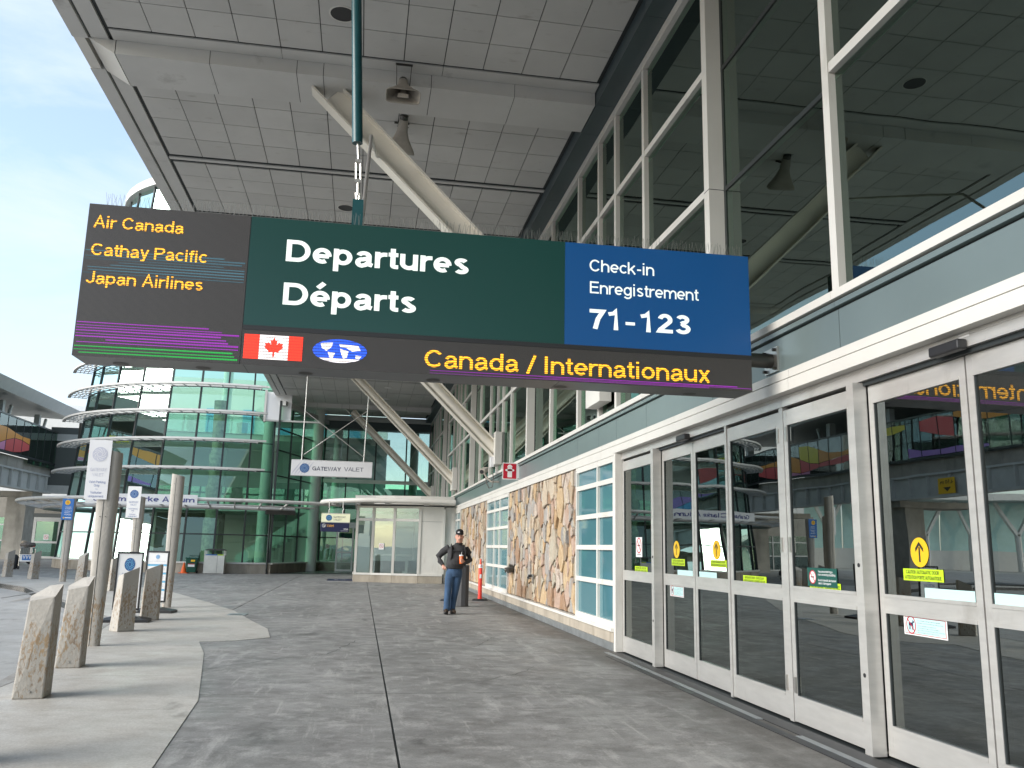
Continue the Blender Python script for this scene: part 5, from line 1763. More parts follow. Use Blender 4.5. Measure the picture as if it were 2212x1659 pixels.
# entrance canopy ring with lettering
o = obj('canopy_tube', B().tube(arc(11.0, 3.33, -56, -206, 3), .085, 10), 'paint', atr, True)
obj('canopy_tube', B().tube(arc(9.75, 3.05, -66, -206, 3), .11, 10), 'beamw', atr, True)
obj('canopy_rail', B().tube(arc(10.6, 3.12, -62, -206, 3), .035, 8), 'alu', atr, True)
for k in range(22):
    a = -70 - k * 6.2
    obj('canopy_bracket', B().bar(AP(a, 9.7, 3.02), AP(a, 11.0, 3.25), .06, .06), 'paint', atr)
obj('canopy_light_box', B().add([AP(a, r, z) for a in (-66, -74) for r in (9.95, 9.6) for z in (2.78, 2.98)], [(0, 1, 5, 4), (1, 3, 7, 5), (3, 2, 6, 7), (0, 2, 3, 1), (4, 5, 7, 6), (0, 4, 6, 2)]), 'gun', atr)
sb = obj('name_board', ribbon(11.16, 11.10, 3.06, 3.50, -90.7, -118.0, 1.0), 'white', atr)
def CM(r):
    return lambda u, w, d=0.0: Vector(AP(-116.4 + u, r + d, w))
obj('lettering', B().text(CM(11.165), 'Graham Clarke Atrium', .6, 25.1, 3.165, .225, .004, 0, .03), mat('letter_blue', (0.075, 0.085, 0.26), 0.5), sb)
# flat return wall of the atrium towards the porch
P0, P1 = Vector((-4.25, 43.36, 0)), Vector((-2.30, 49.95, 0))
nseg = 4
d = (P1 - P0).normalized()
nn = Vector((d.y, -d.x, 0))
ret = thing('glass_wall', 'flat green glass wall with black bars running back from the atrium', 'glass wall', (P0 + P1) / 2)
obj('plinth_block', B().prism([((P0 + nn * .05).x, (P0 + nn * .05).y), ((P1 + nn * .05).x, (P1 + nn * .05).y), ((P1 - nn * .4).x, (P1 - nn * .4).y), ((P0 - nn * .4).x, (P0 - nn * .4).y)], 0, .44), 'conc', ret)
obj('plinth_sill', B().bar(P0 + Vector((0, 0, .475)), P1 + Vector((0, 0, .475)), .30, .06), 'paint', ret)
ZW = [.52, 1.80, 3.30, 4.70, 5.95, 7.0, 8.4]
for k in range(nseg):
    a, c = P0 + (P1 - P0) * k / nseg, P0 + (P1 - P0) * (k + 1) / nseg
    for z0, z1 in zip(ZW, ZW[1:]):
        obj('window_pane', B().add([(a.x, a.y, z0), (c.x, c.y, z0), (c.x, c.y, z1), (a.x, a.y, z1)], [(0, 1, 2, 3)]), 'ggreen', ret)
for k in range(nseg + 1):
    a = P0 + (P1 - P0) * k / nseg
    obj('mullion', B().box(a.x - .045, a.x + .045, a.y - .05, a.y + .05, .52, 8.4), 'mull', ret)
for z in ZW[1:-1]:
    obj('transom', B().bar(P0 + nn * .01 + Vector((0, 0, z)), P1 + nn * .01 + Vector((0, 0, z)), .06, .06), 'mull', ret)
obj('drain_pipe', B().tube([(-4.35, 43.1, 0), (-4.35, 43.1, 3.3)], .04, 10), 'mull', ret)
obj('top_flashing', B().bar(P0 + nn * .1 + Vector((0, 0, 8.28)), P1 + nn * .1 + Vector((0, 0, 8.28)), .30, .22), 'bsteel', ret)
t = thing('parapet_panel', 'plain white wall panel where the canopy meets the green atrium', 'wall panel', (-4.4, 43.6, 7.5))
obj('panel', B().box(-4.95, -3.75, 43.55, 43.7, 7.45, 8.85), 'white', t)
obj('edge_trim', B().box(-5.06, -4.953, 43.5, 43.75, 7.35, 8.95), 'paint', t)
obj('flashing', B().box(-4.953, -2.3, 43.4, 43.54, 7.36, 7.44), 'bsteel', t)
# inside the atrium
obj('interior_floor', B().add([AP(a, 8.9, .02) for a in range(0, 360, 10)], [tuple(range(36))]), 'infloor', atr)
for z in (3.3, 7.6):
    ins = B()
    v = []
    for zz in (z, z + .35):
        v += [(-15.3, 54, zz), (1.5, 54, zz), (1.5, 62, zz), (-15.3, 62, zz)]
    ins.add(v, [(0, 1, 2, 3), (4, 5, 6, 7), (0, 1, 5, 4), (1, 2, 6, 5), (2, 3, 7, 6), (3, 0, 4, 7)])
    obj('interior_slab', ins, 'incol', atr)
    obj('balustrade', B().box(-14, .5, 53.95, 53.99, z + .35, z + 1.4), 'gclear', atr)
obj('interior_wall', B().box(-15.2, 1.5, 60.6, 60.9, 0, 12.5), 'incol', atr)
for x, y in ((-11.5, 48.5), (-5.0, 46.2), (-2.6, 48.2), (-9.0, 57.0), (-3.0, 56.0), (-13.0, 55)):
    obj('interior_column', B().tube([(x, y, 0), (x, y, 17)], .30, 14), 'incol', atr, True)
obj('carved_post', B().rings([(-8.1, 49.5, 0, .40, .40), (-8.1, 49.5, 2.6, .42, .40), (-8.1, 49.5, 2.75, .33, .33), (-8.1, 49.5, 4.4, .44, .42), (-8.1, 49.5, 4.6, .34, .33), (-8.1, 49.5, 6.2, .40, .40), (-8.1, 49.5, 6.35, .3, .3), (-8.1, 49.5, 9.2, .36, .34)], 14), mat('carved_wood', (0.42, 0.36, 0.26), 0.7, var=.45, vscale=3.5), atr, True)
# stair flight
b = B()
for k in range(18):
    b.box(-6.6 + .26 * k, -6.6 + .26 * (k + 1), 49.6, 51.6, .17 * k, .17 * (k + 1))
obj('staircase', b, 'incol', atr)
obj('stair_string', B().add([(-6.7, 49.55, .0), (-1.9, 49.55, 3.15), (-1.9, 49.55, 3.9), (-6.7, 49.55, .75), (-6.7, 49.6, .0), (-1.9, 49.6, 3.15), (-1.9, 49.6, 3.9), (-6.7, 49.6, .75)], [(0, 1, 2, 3), (4, 5, 6, 7), (2, 3, 7, 6), (0, 1, 5, 4)]), 'incol', atr)
obj('shop_front', B().box(-12.5, -8.5, 56.5, 57, 0.03, 3.2), mat('shop_wall', (0.22, 0.16, 0.11), .7), atr)
for k in range(5):
    obj('window_frame', B().box(-10.8 + k * 2.4, -10.0 + k * 2.4, 60.5, 60.58, 8.8, 10.4), 'sky', atr)

# ================================================================== BACK WALL OVER THE PORCH
bw = thing('back_glass_wall', 'green glazed end wall above the porch with a white cross beam', 'glass wall', (.7, 50, 0))
xs = [-2.28, -.45, 1.0, 2.35, 3.7]
xs = [-2.28, -1.0, .60, 2.35, 3.7]
zs = [.52, 1.82, 3.32, 4.90, 5.10, 6.6, 8.4]
obj('plinth_block', B().box(-2.3, 3.7, 49.92, 50.2, 0, .46), 'conc', bw)
obj('plinth_sill', B().box(-2.3, 3.7, 49.88, 50.2, .461, .52), 'paint', bw)
for x0, x1 in zip(xs, xs[1:]):
    for z0, z1 in ((.52, 1.82), (1.82, 3.3), (3.3, 4.90), (5.10, 8.4)):
        obj('window_pane', B().box(x0, x1, 50, 50.01, z0, z1), 'gclear' if z0 > 5 else 'ggreen', bw)
for x in xs:
    obj('mullion', B().box(x - .04, x + .04, 49.95, 50.05, .52, 8.4), 'mull', bw)
obj('cross_beam', B().box(-2.28, 3.7, 49.86, 49.94, 4.90, 5.10), 'paint', bw)
obj('transom', B().box(-2.28, 3.7, 49.96, 50.04, 1.79, 1.85), 'mull', bw)
obj('head_beam', B().box(-2.3, 3.7, 49.7, 50.3, 7.98, 8.5), 'slate', bw)
mpb = plane((0, 49.93, 0), (1, 0, 0), (0, 0, 1))
b = B().rect(mpb, -1.93, -1.71, 1.205, 1.455, .02, 3)
nosmoke_sym(b, mpb, -1.82, 1.345, .09, .0215)
obj('sticker', b, SM, bw)
fr = obj('glass_door', B().box(-1.33, -1.24, 48.9, 49.0, 0, 2.66).box(-.47, -.38, 48.9, 49.0, 0, 2.66).box(-1.24, -.47, 48.905, 48.995, 2.36, 2.66).box(-1.24, -.47, 48.905, 48.995, .0, .12).box(-1.24, -.47, 48.905, 48.995, .98, 1.07).box(-.38, .2, 48.9, 49.1, 2.36, 2.66).box(.1, .2, 48.9, 49.1, 0, 2.36), 'alu', bw)
for z0, z1 in ((.12, .98), (1.07, 2.36)):
    obj('glass_pane', B().box(-1.24, -.47, 48.94, 48.95, z0, z1), 'gclear', fr)
obj('interior_floor', B().box(-2.3, 9, 50.3, 62, -.1, .01), 'infloor', bw)
obj('interior_slab', B().box(-2.2, 9, 52, 62, 3.5, 3.9), 'indark', bw)
obj('interior_wall', B().box(-2.2, 9, 61.8, 62, 0, 5.4), 'inwall', bw)
for x in (-1.6, 2.9):
    obj('interior_column', B().tube([(x, 51.5, 0), (x, 51.5, 8.3)], .25, 12), 'incol', bw, True)
obj('roof_slab', B().box(-6, 12, 49.65, 54, 8.42, 8.72), 'roofing', bw)

# ================================================================== ELEVATED WALKWAY ON THE LEFT
br = thing('elevated_walkway', 'raised concrete and glass walkway with coloured panes and a grey overhanging roof', 'walkway bridge', (-25, 30, 4.7))
BX, BW, BY0, BY1 = -22.0, -29.0, 25.0, 67.0
obj('deck_slab', B().box(BW, BX - .25, BY0, BY1, 5.9, 6.60), 'conc2', br)
obj('edge_beam', B().box(BX - .55, BX - .35, BY0, BY1, 4.72, 5.88), 'bsteel', br)
obj('beam_flange', B().box(BX - .75, BX - .15, BY0, BY1, 4.60, 4.72).box(BX - .75, BX - .2, BY0, BY1, 5.78, 5.895), 'bsteel', br)
y = BY0 + 1
while y < BY1:
    obj('beam_stiffener', B().box(BX - .345, BX - .16, y - .03, y + .03, 4.73, 5.77), 'bsteel', br)
    y += 1.6
PC = [(0.62, 0.10, 0.10), (0.70, 0.30, 0.05), (0.68, 0.58, 0.05), (0.25, 0.50, 0.10), (0.05, 0.45, 0.45), (0.10, 0.35, 0.65), (0.35, 0.20, 0.55), (0.65, 0.25, 0.45)]
PM = [glass('mural_glass_%s' % n, tuple(min(1, .25 + x * .9) for x in c), 1.5) for n, c in zip(('red', 'amber', 'yellow', 'green', 'teal', 'blue', 'violet', 'pink'), PC)]
FM = [mat('mural_film_%s' % n, c, .4) for n, c in zip(('red', 'amber', 'yellow', 'green', 'teal', 'blue', 'violet', 'pink'), PC)]
rb = random.Random(4)
y = BY0
k = 0
while y < BY1 - 1.3:
    fm = None
    if y < 61:
        ph = (y * .19 + .6 * math.sin(y * .33)) % 8
        b = B().box(BX - .02, BX, y + .02, y + 1.28, 6.75, 8.92)
        obj('window_pane', b, 'gclear', br)
        # a mural of coloured film flowing in waves across the panes
        def edge(j, yy):
            return 6.80 + .52 * j + .34 * math.sin(yy * .42 + j * 1.1) + .16 * math.sin(yy * .95 + j * 2.3)
        for j in range(4):
            if math.sin(y * .23 + j * 1.7) < -.25:
                continue
            e = [max(6.78, min(8.9, q)) for q in (edge(j, y + .03), edge(j, y + 1.27), edge(j + 1, y + 1.27) - .03, edge(j + 1, y + .03) - .03)]
            if e[2] - e[1] > .08 and e[3] - e[0] > .08:
                obj('mural_film', B().add([(BX + .004, y + .03, e[0]), (BX + .004, y + 1.27, e[1]), (BX + .004, y + 1.27, e[2]), (BX + .004, y + .03, e[3])], [(0, 1, 2, 3)]), FM[int(y * .09 + j * 1.2 + 2.9) % 8], br)
    else:
        obj('window_pane', B().box(BX - .02, BX, y + .02, y + 1.28, 6.3, 8.92), 'gdark', br)
    obj('glazing_post', B().box(BX - .06, BX + .02, y - .02, y + .02, 6.6, 8.98), 'mull', br)
    y += 1.3
    k += 1
obj('hand_rail', B().box(BX - .08, BX + .05, BY0, BY1, 8.93, 9.02), 'gun', br)
obj('sill_rail', B().box(BX - .10, BX + .06, BY0, BY1, 6.61, 6.74), 'mull', br)
y = BY0 + 2
while y < BY1:
    obj('roof_post', B().box(BX - 1.3, BX - .95, y - .18, y + .18, 6.6, 10.1), 'bsteel', br)
    obj('roof_brace', B().bar((BX - 1.12, y + .2, 7.0), (BX - 1.12, y + 1.6, 10.0), .16, .16), 'bsteel', br)
    y += 6.4
obj('roof_fascia', B().add([(BX + .6, BY0, 10.95), (BX + .6, BY1 + 2, 10.95), (BX + .25, BY1 + 2, 10.25), (BX + .25, BY0, 10.25), (BX + .2, BY0, 10.97), (BX + .2, BY1 + 2, 10.97), (BX - .1, BY1 + 2, 10.25), (BX - .1, BY0, 10.25)],
    [(0, 1, 2, 3), (4, 5, 6, 7), (0, 1, 5, 4), (3, 2, 6, 7), (0, 3, 7, 4), (1, 2, 6, 5)]), 'roofing', br)
obj('roof_deck', B().add([(BX + .3, BY0, 10.9), (BX + .3, BY1 + 2, 10.9), (BW - 1, BY1 + 2, 11.6), (BW - 1, BY0, 11.6), (BX + .25, BY0, 10.26), (BX + .25, BY1 + 2, 10.26), (BW - 1, BY1 + 2, 10.6), (BW - 1, BY0, 10.6)],
    [(0, 1, 2, 3), (4, 5, 6, 7), (0, 1, 5, 4), (2, 3, 7, 6), (0, 3, 7, 4), (1, 2, 6, 5)]), 'bsteel', br)
obj('inner_wall', B().box(BW, BW + .2, BY0, BY1, 6.6, 10.5), 'inwall', br)
for y in (26.5, 45.0, 64.2):
    obj('concrete_column', B().box(-24.0, -22.75, y, y + 1.7, -.13, 4.6), 'conc2', br)
    obj('column_cap', B().box(-27.5, -22.4, y - .1, y + 1.8, 4.25, 4.599), 'conc2', br)
# yellow clearance plates facing the roadway
t2 = None
for y in (34.0, 40.5):
    mpc = lambda u, w, d=0.0, yy=y: Vector((BX - .14 + d, yy + u, w))
    p = obj('clearance_plate', B().box(BX - .158, BX - .142, y - .65, y + .65, 4.75, 5.55), 'yellow', br)
    b = B().text(mpc, '4.50 m', -.5, .5, 5.24, .2, .002, 0, .03)
    b.flat(mpc, [(0, 4.85), (.3, 5.08), (-.3, 5.08)], .002, 0)
    obj('print', b, 'blackp', p)

# ground level entrance under the walkway
fw = thing('ground_entrance', 'dark glazed ground level entrance with an aluminium door under the walkway', 'entrance', (-24, 70, 0))
obj('wall_panel', B().box(-31, -24.9, 70.02, 70.3, 2.95, 4.6).box(-21.4, -14.5, 70.02, 70.3, 0, 7.5).box(-24.9, -21.4, 70.02, 70.3, 3.3, 4.6), 'conc2', fw)
for x0, x1 in ((-31, -29), (-29, -27.2), (-27.2, -25.2)):
    for z0, z1 in ((.12, 1.2), (1.3, 2.35), (2.45, 2.94)):
        obj('window_pane', B().box(x0 + .05, x1 - .05, 70.1, 70.12, z0, z1), 'gdark', fw)
    obj('mullion', B().box(x0 - .05, x0 + .05, 70.02, 70.2, 0, 2.94), 'alu', fw)
obj('transom', B().box(-31, -24.9, 70.04, 70.2, 1.2, 1.3).box(-31, -24.9, 70.04, 70.2, 2.35, 2.45).box(-31, -24.9, 70.04, 70.2, 0, .12), 'alu', fw)
dr = obj('door', B().box(-24.1, -23.9, 69.9, 70, 0, 3.0).box(-22.35, -22.15, 69.9, 70, 0, 3.0).box(-23.9, -22.35, 69.91, 69.99, 2.7, 3.0).box(-23.9, -22.35, 69.91, 69.99, 1.1, 1.25).box(-23.9, -22.35, 69.91, 69.99, 0, .15), 'alu', fw)
obj('glass_pane', B().box(-23.9, -22.35, 69.95, 69.96, .15, 1.1).box(-23.9, -22.35, 69.95, 69.96, 1.25, 2.7), 'gdark', dr)
mpd = plane((0, 69.93, 0), (1, 0, 0), (0, 0, 1))
b = B().rect(mpd, -23.3, -22.95, 1.35, 1.75, 0, 3)
nosmoke_sym(b, mpd, -23.125, 1.55, .14)
obj('sticker', b, SM, dr)
obj('door', B().box(-24.8, -24.2, 69.95, 70.05, 0, 3.2), 'alu', fw)
obj('interior_box', B().box(-31, -14.6, 73.8, 74, 0, 4.6).box(-31, -14.6, 70.31, 74, -.1, .02), 'indark', fw)
t = thing('wall_pipe', 'black vertical rain pipe with an elbow beside the curved atrium', 'pipe', (-18.0, 61, 0))
obj('pipe', B().tube([(-18.6, 60.5, -.1), (-18.6, 60.5, 9.0)], .19, 12), 'gun', t, True)
obj('elbow', B().tube([(-18.5, 60.3, 5.6), (-18.1, 60.2, 5.6), (-18.0, 60.2, 6.0)], .06, 8), 'gun', t, True)
t = thing('link_wall', 'grey panelled link wall between the walkway and the curved atrium', 'wall', (-18, 66, 0))
obj('wall_panel', B().box(-22.5, -12.5, 66.5, 66.8, 4.7, 9.4), 'indark', t)
obj('wall_band', B().box(-22.5, -12.5, 66.4, 66.49, 8.4, 8.9).box(-22.5, -12.5, 66.4, 66.49, 4.6, 5.2), 'bsteel', t)
t = thing('far_roof_block', 'pale flat roofed block showing over the walkway roof', 'building', (-24, 90, 0))
obj('wall', B().box(-40, -18, 88, 98, -.13, 13.6), 'paint', t)
obj('roof_trim', B().box(-40.2, -17.8, 87.8, 98.2, 13.6, 14.1), 'offw', t)
# station hall beyond the walkway, met in the door reflections
st = thing('station_hall', 'long pale station hall of aqua glass with branching posts beyond the walkway', 'building', (-70, 96, 0))
obj('wall', B().box(-125, -31.5, 96, 104, -.13, 2.2), 'paint', st)
obj('roof', B().box(-126, -31, 91, 104, 8.2, 9.0), 'roofing', st)
AQ = mat('aqua_glass', (.50, .74, .71), .12, var=.15, vscale=.4)
for k in range(15):
    x = -124 + 6.2 * k
    obj('window_pane', B().box(x, x + 6.0, 96.2, 96.3, 2.2, 8.2), AQ, st)
    obj('branch_post', B().tube([(x + 3, 94.5, -.13), (x + 3, 94.5, 4.0)], .30, 10).bar((x + 3, 94.5, 4.0), (x + .6, 94.5, 8.2), .34, .34).bar((x + 3, 94.5, 4.0), (x + 5.4, 94.5, 8.2), .34, .34), 'paint', st)

# ================================================================== BOLLARDS AND PYLONS
def bollard_mesh(name):
    base = [(-.175, .015), (-.02, -.15), (.165, .0), (.125, .115), (-.03, .155)]
    top = [(-.12, .015), (-.01, -.145), (.165, .0), (.12, .11), (-.02, .145)]
    zt = [.855, .90, 1.005, .985, .89]
    base = [(a * 1.14, c * 1.14) for a, c in base]
    top = [(a * 1.14, c * 1.14) for a, c in top]
    b = B().prism(base, 0, zt, top)
    o = obj(name, b, 'rust', bevel=.012)
    return o
bsrc = None
BOL = [(-2.62, 6.30, 52, 'sliver of dark concrete bollard cut off by the picture edge'),
       (-2.885, 8.88, 54, 'rust pitted concrete bollard standing closest of all, on the pale walkway'),
       (-3.175, 10.90, 54, 'rust streaked concrete bollard right behind the front one, before the tall valet post'),
       (-3.69, 15.05, 0, 'streaked concrete bollard standing in front of the emblem board'),
       (-3.78, 17.20, -25, 'concrete bollard with a rounded top in front of the price board'),
       (-12.95, 35.55, 10, 'small pale bollard at far left by the concrete column'),
       (-11.5, 33.95, 10, 'small pale bollard before the luggage cart'),
       (-9.2, 31.6, 40, 'pale bollard half hidden by the thick valet post, on its road side'),
       (-7.68, 28.75, 60, 'thin looking bollard showing between the valet post and the emblem board'),
       (-6.97, 26.85, 5, 'tan bollard partly behind the emblem board frame')]
for i, (x, y, rz, lab) in enumerate(BOL):
    if i == 0:
        root = thing('bollard', lab, 'bollard', (0, 0, 0), 'concrete bollards along the kerb')
        bo = bollard_mesh('post')
        bo.parent = root
        bo.location = bo.location
        pn = B()
        pn.tube([(-.10, -.083, .065), (-.108, -.092, .065)], .010, 8).tube([(.07, -.083, .065), (.078, -.092, .065)], .010, 8)
        q = obj('fixing_bolt', pn, 'steel')
        q.parent = root
        b0 = root
    else:
        root = dup(b0, (x, y, 0.006), math.radians(rz), lab)
b0.location = (BOL[0][0], BOL[0][1], 0.006)
b0.rotation_euler = (0, 0, math.radians(BOL[0][2]))

def pylon(x, y, h, w, label, rz=0.0, sgn=None):
    t = thing('valet_post', label, 'post', (x, y, 0.006), 'tall concrete posts along the kerb')
    n = 20
    def sect(s, z):
        pts = []
        for i in range(n):
            a = 2 * PI * i / n
            # lens with one flattened face to the camera
            px, py = math.cos(a), math.sin(a)
            px = math.copysign(abs(px) ** .75, px)
            py = math.copysign(abs(py) ** .75, py)
            q = Vector((px * w / 2 * s, py * w * .42 * s, 0))
            q.rotate(Matrix.Rotation(rz, 3, 'Z'))
            pts.append((x + q.x, y + q.y, z))
        return pts
    lev = [(.70, 0), (.76, .45), (.92, 1.3), (1.0, 1.9), (1.0, h - .1)]
    v = [p for s, z in lev for p in sect(s, z + .006)]
    v += [(p[0], p[1], p[2] + (p[0] - x) * -.22) for p in sect(.98, h - .02)]
    f = [(i * n + j, i * n + (j + 1) % n, (i + 1) * n + (j + 1) % n, (i + 1) * n + j) for i in range(len(lev)) for j in range(n)]
    f.append(tuple(len(lev) * n + j for j in range(n)))
    obj('shaft', B().add(v, f), 'rust', t, True)
    b = B()
    for k, (s0, s1) in enumerate(zip(lev, lev[1:])):
        b.bar((x - w * .07, y - w * .42 * s0[0] - .0005, s0[1] + .006), (x - w * .07, y - w * .42 * s1[0] - .0005, s1[1] + .006), .006, .004, (0, -1, 0))
    obj('seam', b, 'dark', t)
    b = B()
    for z in (1.75, 2.05, 2.25, 2.45, 2.70):
        for u in (-.045, .02):
            b.tube([(x + u * w / .25, y - w * .42 - .003, z), (x + u * w / .25, y - w * .42 + .01, z)], .006, 6)
    obj('bolt_hole', b, 'gun', t)
    return t
def valet_print(b, mp, c, z0, z1, w, e0, e1, t1, t2, blades=True):
    h = z1 - z0
    k = w / .30
    emblem(b, mp, c, z1 - .20 * h / .82, .10 * k, .10 * k * 1.02, .002, e0, e1)
    b.text(mp, 'GATEWAY', c - .108 * k, c + .108 * k, z1 - .435 * h / .82, .045 * k, .002, t1, .014)
    b.text(mp, 'VALET', c - .075 * k, c + .075 * k, z1 - .505 * h / .82, .045 * k, .002, t1, .0)
    b.text(mp, 'Valet Parking', c - .108 * k, c + .108 * k, z1 - .600 * h / .82, .034 * k, .002, t2, .008)
    b.text(mp, 'Only', c - .038 * k, c + .036 * k, z1 - .648 * h / .82, .034 * k, .002, t2, .008)
    b.rect(mp, c - .018 * k, c + .018 * k, z1 - .683 * h / .82, z1 - .678 * h / .82, .002, t2)
    b.text(mp, 'Voiturier', c - .075 * k, c + .075 * k, z1 - .745 * h / .82, .034 * k, .002, t2, .008)
    b.text(mp, 'uniquement', c - .10 * k, c + .10 * k, z1 - .795 * h / .82, .034 * k, .002, t2, .008)
p1 = pylon(-3.545, 12.99, 2.70, .275, 'thick concrete post carrying the large faded GATEWAY VALET board')
yb = 12.99 - .42 * .275 - .02
s_ = obj('sign_board', B().box(-3.825, -3.525, yb - .004, yb + .004, 1.985, 2.815), 'offw', p1)
b = B()
valet_print(b, plane((0, yb - .0045, 0), (1, 0, 0), (0, 0, 1)), -3.672, 1.985, 2.815, .30, 0, 1, 0, 2)
obj('print', b, ['fade', 'offw', 'fadeblue'], s_)
p2 = pylon(-4.125, 20.40, 2.92, .27, 'plain tall concrete post with bolt holes and no board')
p3 = pylon(-5.52, 23.02, 2.55, .25, 'slim concrete post carrying the small dark blue GATEWAY VALET board')
yb = 23.02 - .42 * .25 - .02
s_ = obj('sign_board', B().box(-5.795, -5.475, yb - .004, yb + .004, 1.985, 2.765), 'white', p3)
b = B()
valet_print(b, plane((0, yb - .0045, 0), (1, 0, 0), (0, 0, 1)), -5.637, 1.985, 2.765, .30, 0, 1, 2, 2)
obj('print', b, ['blueprint', 'paleblue', 'fadeblue'], s_)
p4 = pylon(-9.93, 32.1, 2.86, .29, 'slim concrete post carrying the blue curbside help board')
yb = 32.1 - .42 * .29 - .02
s_ = obj('sign_board', B().box(-10.17, -9.80, yb - .006, yb + .006, 2.08, 2.80), 'bluesign', p4, bevel=.02)
mp = plane((0, yb - .0065, 0), (1, 0, 0), (0, 0, 1))
b = B().disc(mp, -10.0, 2.67, .085, .085, .002, 0)
b.ring(mp, -10.0, 2.655, .04, .035, .010, .003, 2, 14).disc(mp, -10.0, 2.715, .013, .013, .003, 2, 10).rect(mp, -10.005, -9.99, 2.66, 2.70, .003, 2)
for s, u0, u1, w in (('Curbside', -10.06, -9.87, 2.50), ('Assistance', -10.06, -9.86, 2.445), ("Assistance à", -10.07, -9.85, 2.365), ("l'extérieur", -10.07, -9.90, 2.305), ("de l'aérogare", -10.07, -9.85, 2.245)):
    b.text(mp, s, u0, u1, w, .034, .002, 1, .02)
b.disc(mp, -10.08, 2.15, .028, .028, .002, 0).rect(mp, -10.04, -9.84, 2.14, 2.165, .002, 1)
obj('print', b, ['yellow', 'white', 'redp'], s_)

# ------------------------------------------------ board stands on rubber bases
def stand(x, y, rz, label, kind):
    t = thing('board_stand', label, 'sign stand', (0, 0, 0), 'swing boards among the bollards')
    w, z0, z1 = .225, .20, 1.225
    fr = B().box(-w, w, -.025, .025, z1 - .035, z1).box(-w, w, -.025, .025, z0, z0 + .035).box(-w, -w + .03, -.024, .024, z0 + .035, z1 - .035).box(w - .03, w, -.024, .024, z0 + .035, z1 - .035)
    obj('frame', fr, 'black', t, bevel=.006)
    pn = obj('panel', B().box(-w + .03, w - .03, -.012, .012, z0 + .035, z1 - .035), 'white', t)
    mp = plane((0, -.0125, 0), (1, 0, 0), (0, 0, 1))
    b = B()
    if kind == 0:
        emblem(b, mp, 0, 1.00, .090, .115, .002, 0, 1)
        b.text(mp, 'GATEWAY', -.12, .12, .80, .05, .002, 0, .01)
        b.text(mp, 'VALET', -.08, .08, .73, .05, .002, 0, .0)
    else:
        emblem(b, mp, 0, 1.105, .040, .045, .002, 2, 1)
        b.text(mp, 'GATEWAY', -.04, .04, 1.035, .013, .002, 3, 0)
        b.text(mp, 'VALET  PARKING  RATES', -.17, .17, 1.005, .018, .002, 3, 0)
        z = .955
        for k in range(4):
            b.rect(mp, -w + .035, w - .035, z - .035, z, .002, 1)
            b.rect(mp, -w + .035, w - .035, z - .001, z + .004, .003, 0)
            for q in range(2):
                b.text(mp, ('$30.00', '$45.00', '$62.00', '$99.00')[k], .08, .16, z - .085 - .028 * q, .017, .002, 3, 0)
            z -= .165
        b.rect(mp, -w + .035, w - .035, .285, .29, .002, 0)
        b.text(mp, 'Prices plus tax', -.02, .17, .255, .016, .002, 3, 0)
    obj('print', b, ['blueprint', 'sky', 'paleblue', 'fade'], pn)
    obj('spring_post', B().tube([(-.10, 0, .06), (-.10, 0, .20)], .022, 8).tube([(.10, 0, .06), (.10, 0, .20)], .022, 8).box(-.2, .2, -.03, .03, .18, .199), 'steel', t)
    obj('rubber_base', B().prism([(-.42, -.22), (.42, -.22), (.42, .22), (-.42, .22)], 0.0, .045, None).add([(-.42, -.22, .0455), (.42, -.22, .0455), (.42, .22, .0455), (-.42, .22, .0455), (-.16, -.07, .105), (.16, -.07, .105), (.16, .07, .105), (-.16, .07, .105)], [(0, 1, 5, 4), (1, 2, 6, 5), (2, 3, 7, 6), (3, 0, 4, 7), (4, 5, 6, 7)]), 'black', t)
    t.location = (x, y, .007)
    t.rotation_euler = (0, 0, rz)
    return t
stand(-4.075, 16.75, math.radians(4), 'black framed board stand showing a large blue swirl emblem', 0)
stand(-4.08, 18.95, math.radians(-6), 'black framed board stand listing prices in blue bands', 1)

# ------------------------------------------------ by the atrium plinth
def cone(x, y):
    t = thing('traffic_cone', 'small orange traffic cone by the atrium plinth, beside the green bin', 'traffic cone', (x, y, 0))
    obj('cone_body', B().rings([(x, y, .03, .135, .135), (x, y, .48, .03, .03)], 18), 'cone', t, True)
    obj('cone_base', B().box(x - .20, x + .20, y - .2, y + .2, 0.001, .03), 'cone', t)
cone(-7.98, 42.5)
x, y = -7.62, 42.45
t = thing('wheeled_bin', 'dark green wheeled bin with a yellow and a white label', 'bin', (x, y, 0))
obj('bin_body', B().prism([(x - .20, y - .2), (x + .20, y - .2), (x + .20, y + .2), (x - .20, y + .2)], .05, .66, [(x - .26, y - .25), (x + .26, y - .25), (x + .26, y + .25), (x - .26, y + .25)]), 'bing', t, bevel=.02)
obj('lid', B().box(x - .28, x + .28, y - .28, y + .27, .662, .72), 'bing', t, bevel=.02)
obj('handle', B().tube([(x - .2, y + .28, .70), (x - .2, y + .32, .80), (x + .2, y + .32, .80), (x + .2, y + .28, .70)], .02, 8), 'bing', t)
for s in (-1, 1):
    obj('wheel', B().tube([(x + s * .18, y + .2, .06), (x + s * .24, y + .2, .06)], .06, 14), 'black', t)
mp = plane((0, y - .262, 0), (1, 0, 0), (0, 0, 1))
obj('label', B().rect(mp, x - .02, x + .16, .53, .62, .002, 0).rect(mp, x - .14, x + .16, .30, .44, .01, 1).rect(mp, x - .14, x + .16, .405, .44, .012, 2), ['yellow', 'white', 'redp'], t)
x, y = -6.62, 42.45
t = thing('recycling_station', 'grey two-door recycling station with a dark hood', 'recycling bin', (x, y, 0))
obj('cabinet', B().box(x - .44, x + .44, y - .25, y + .25, .01, .83), 'steel', t, bevel=.01)
obj('door_gap', B().box(x + .13, x + .14, y - .253, y - .25, .03, .82), 'dark', t)
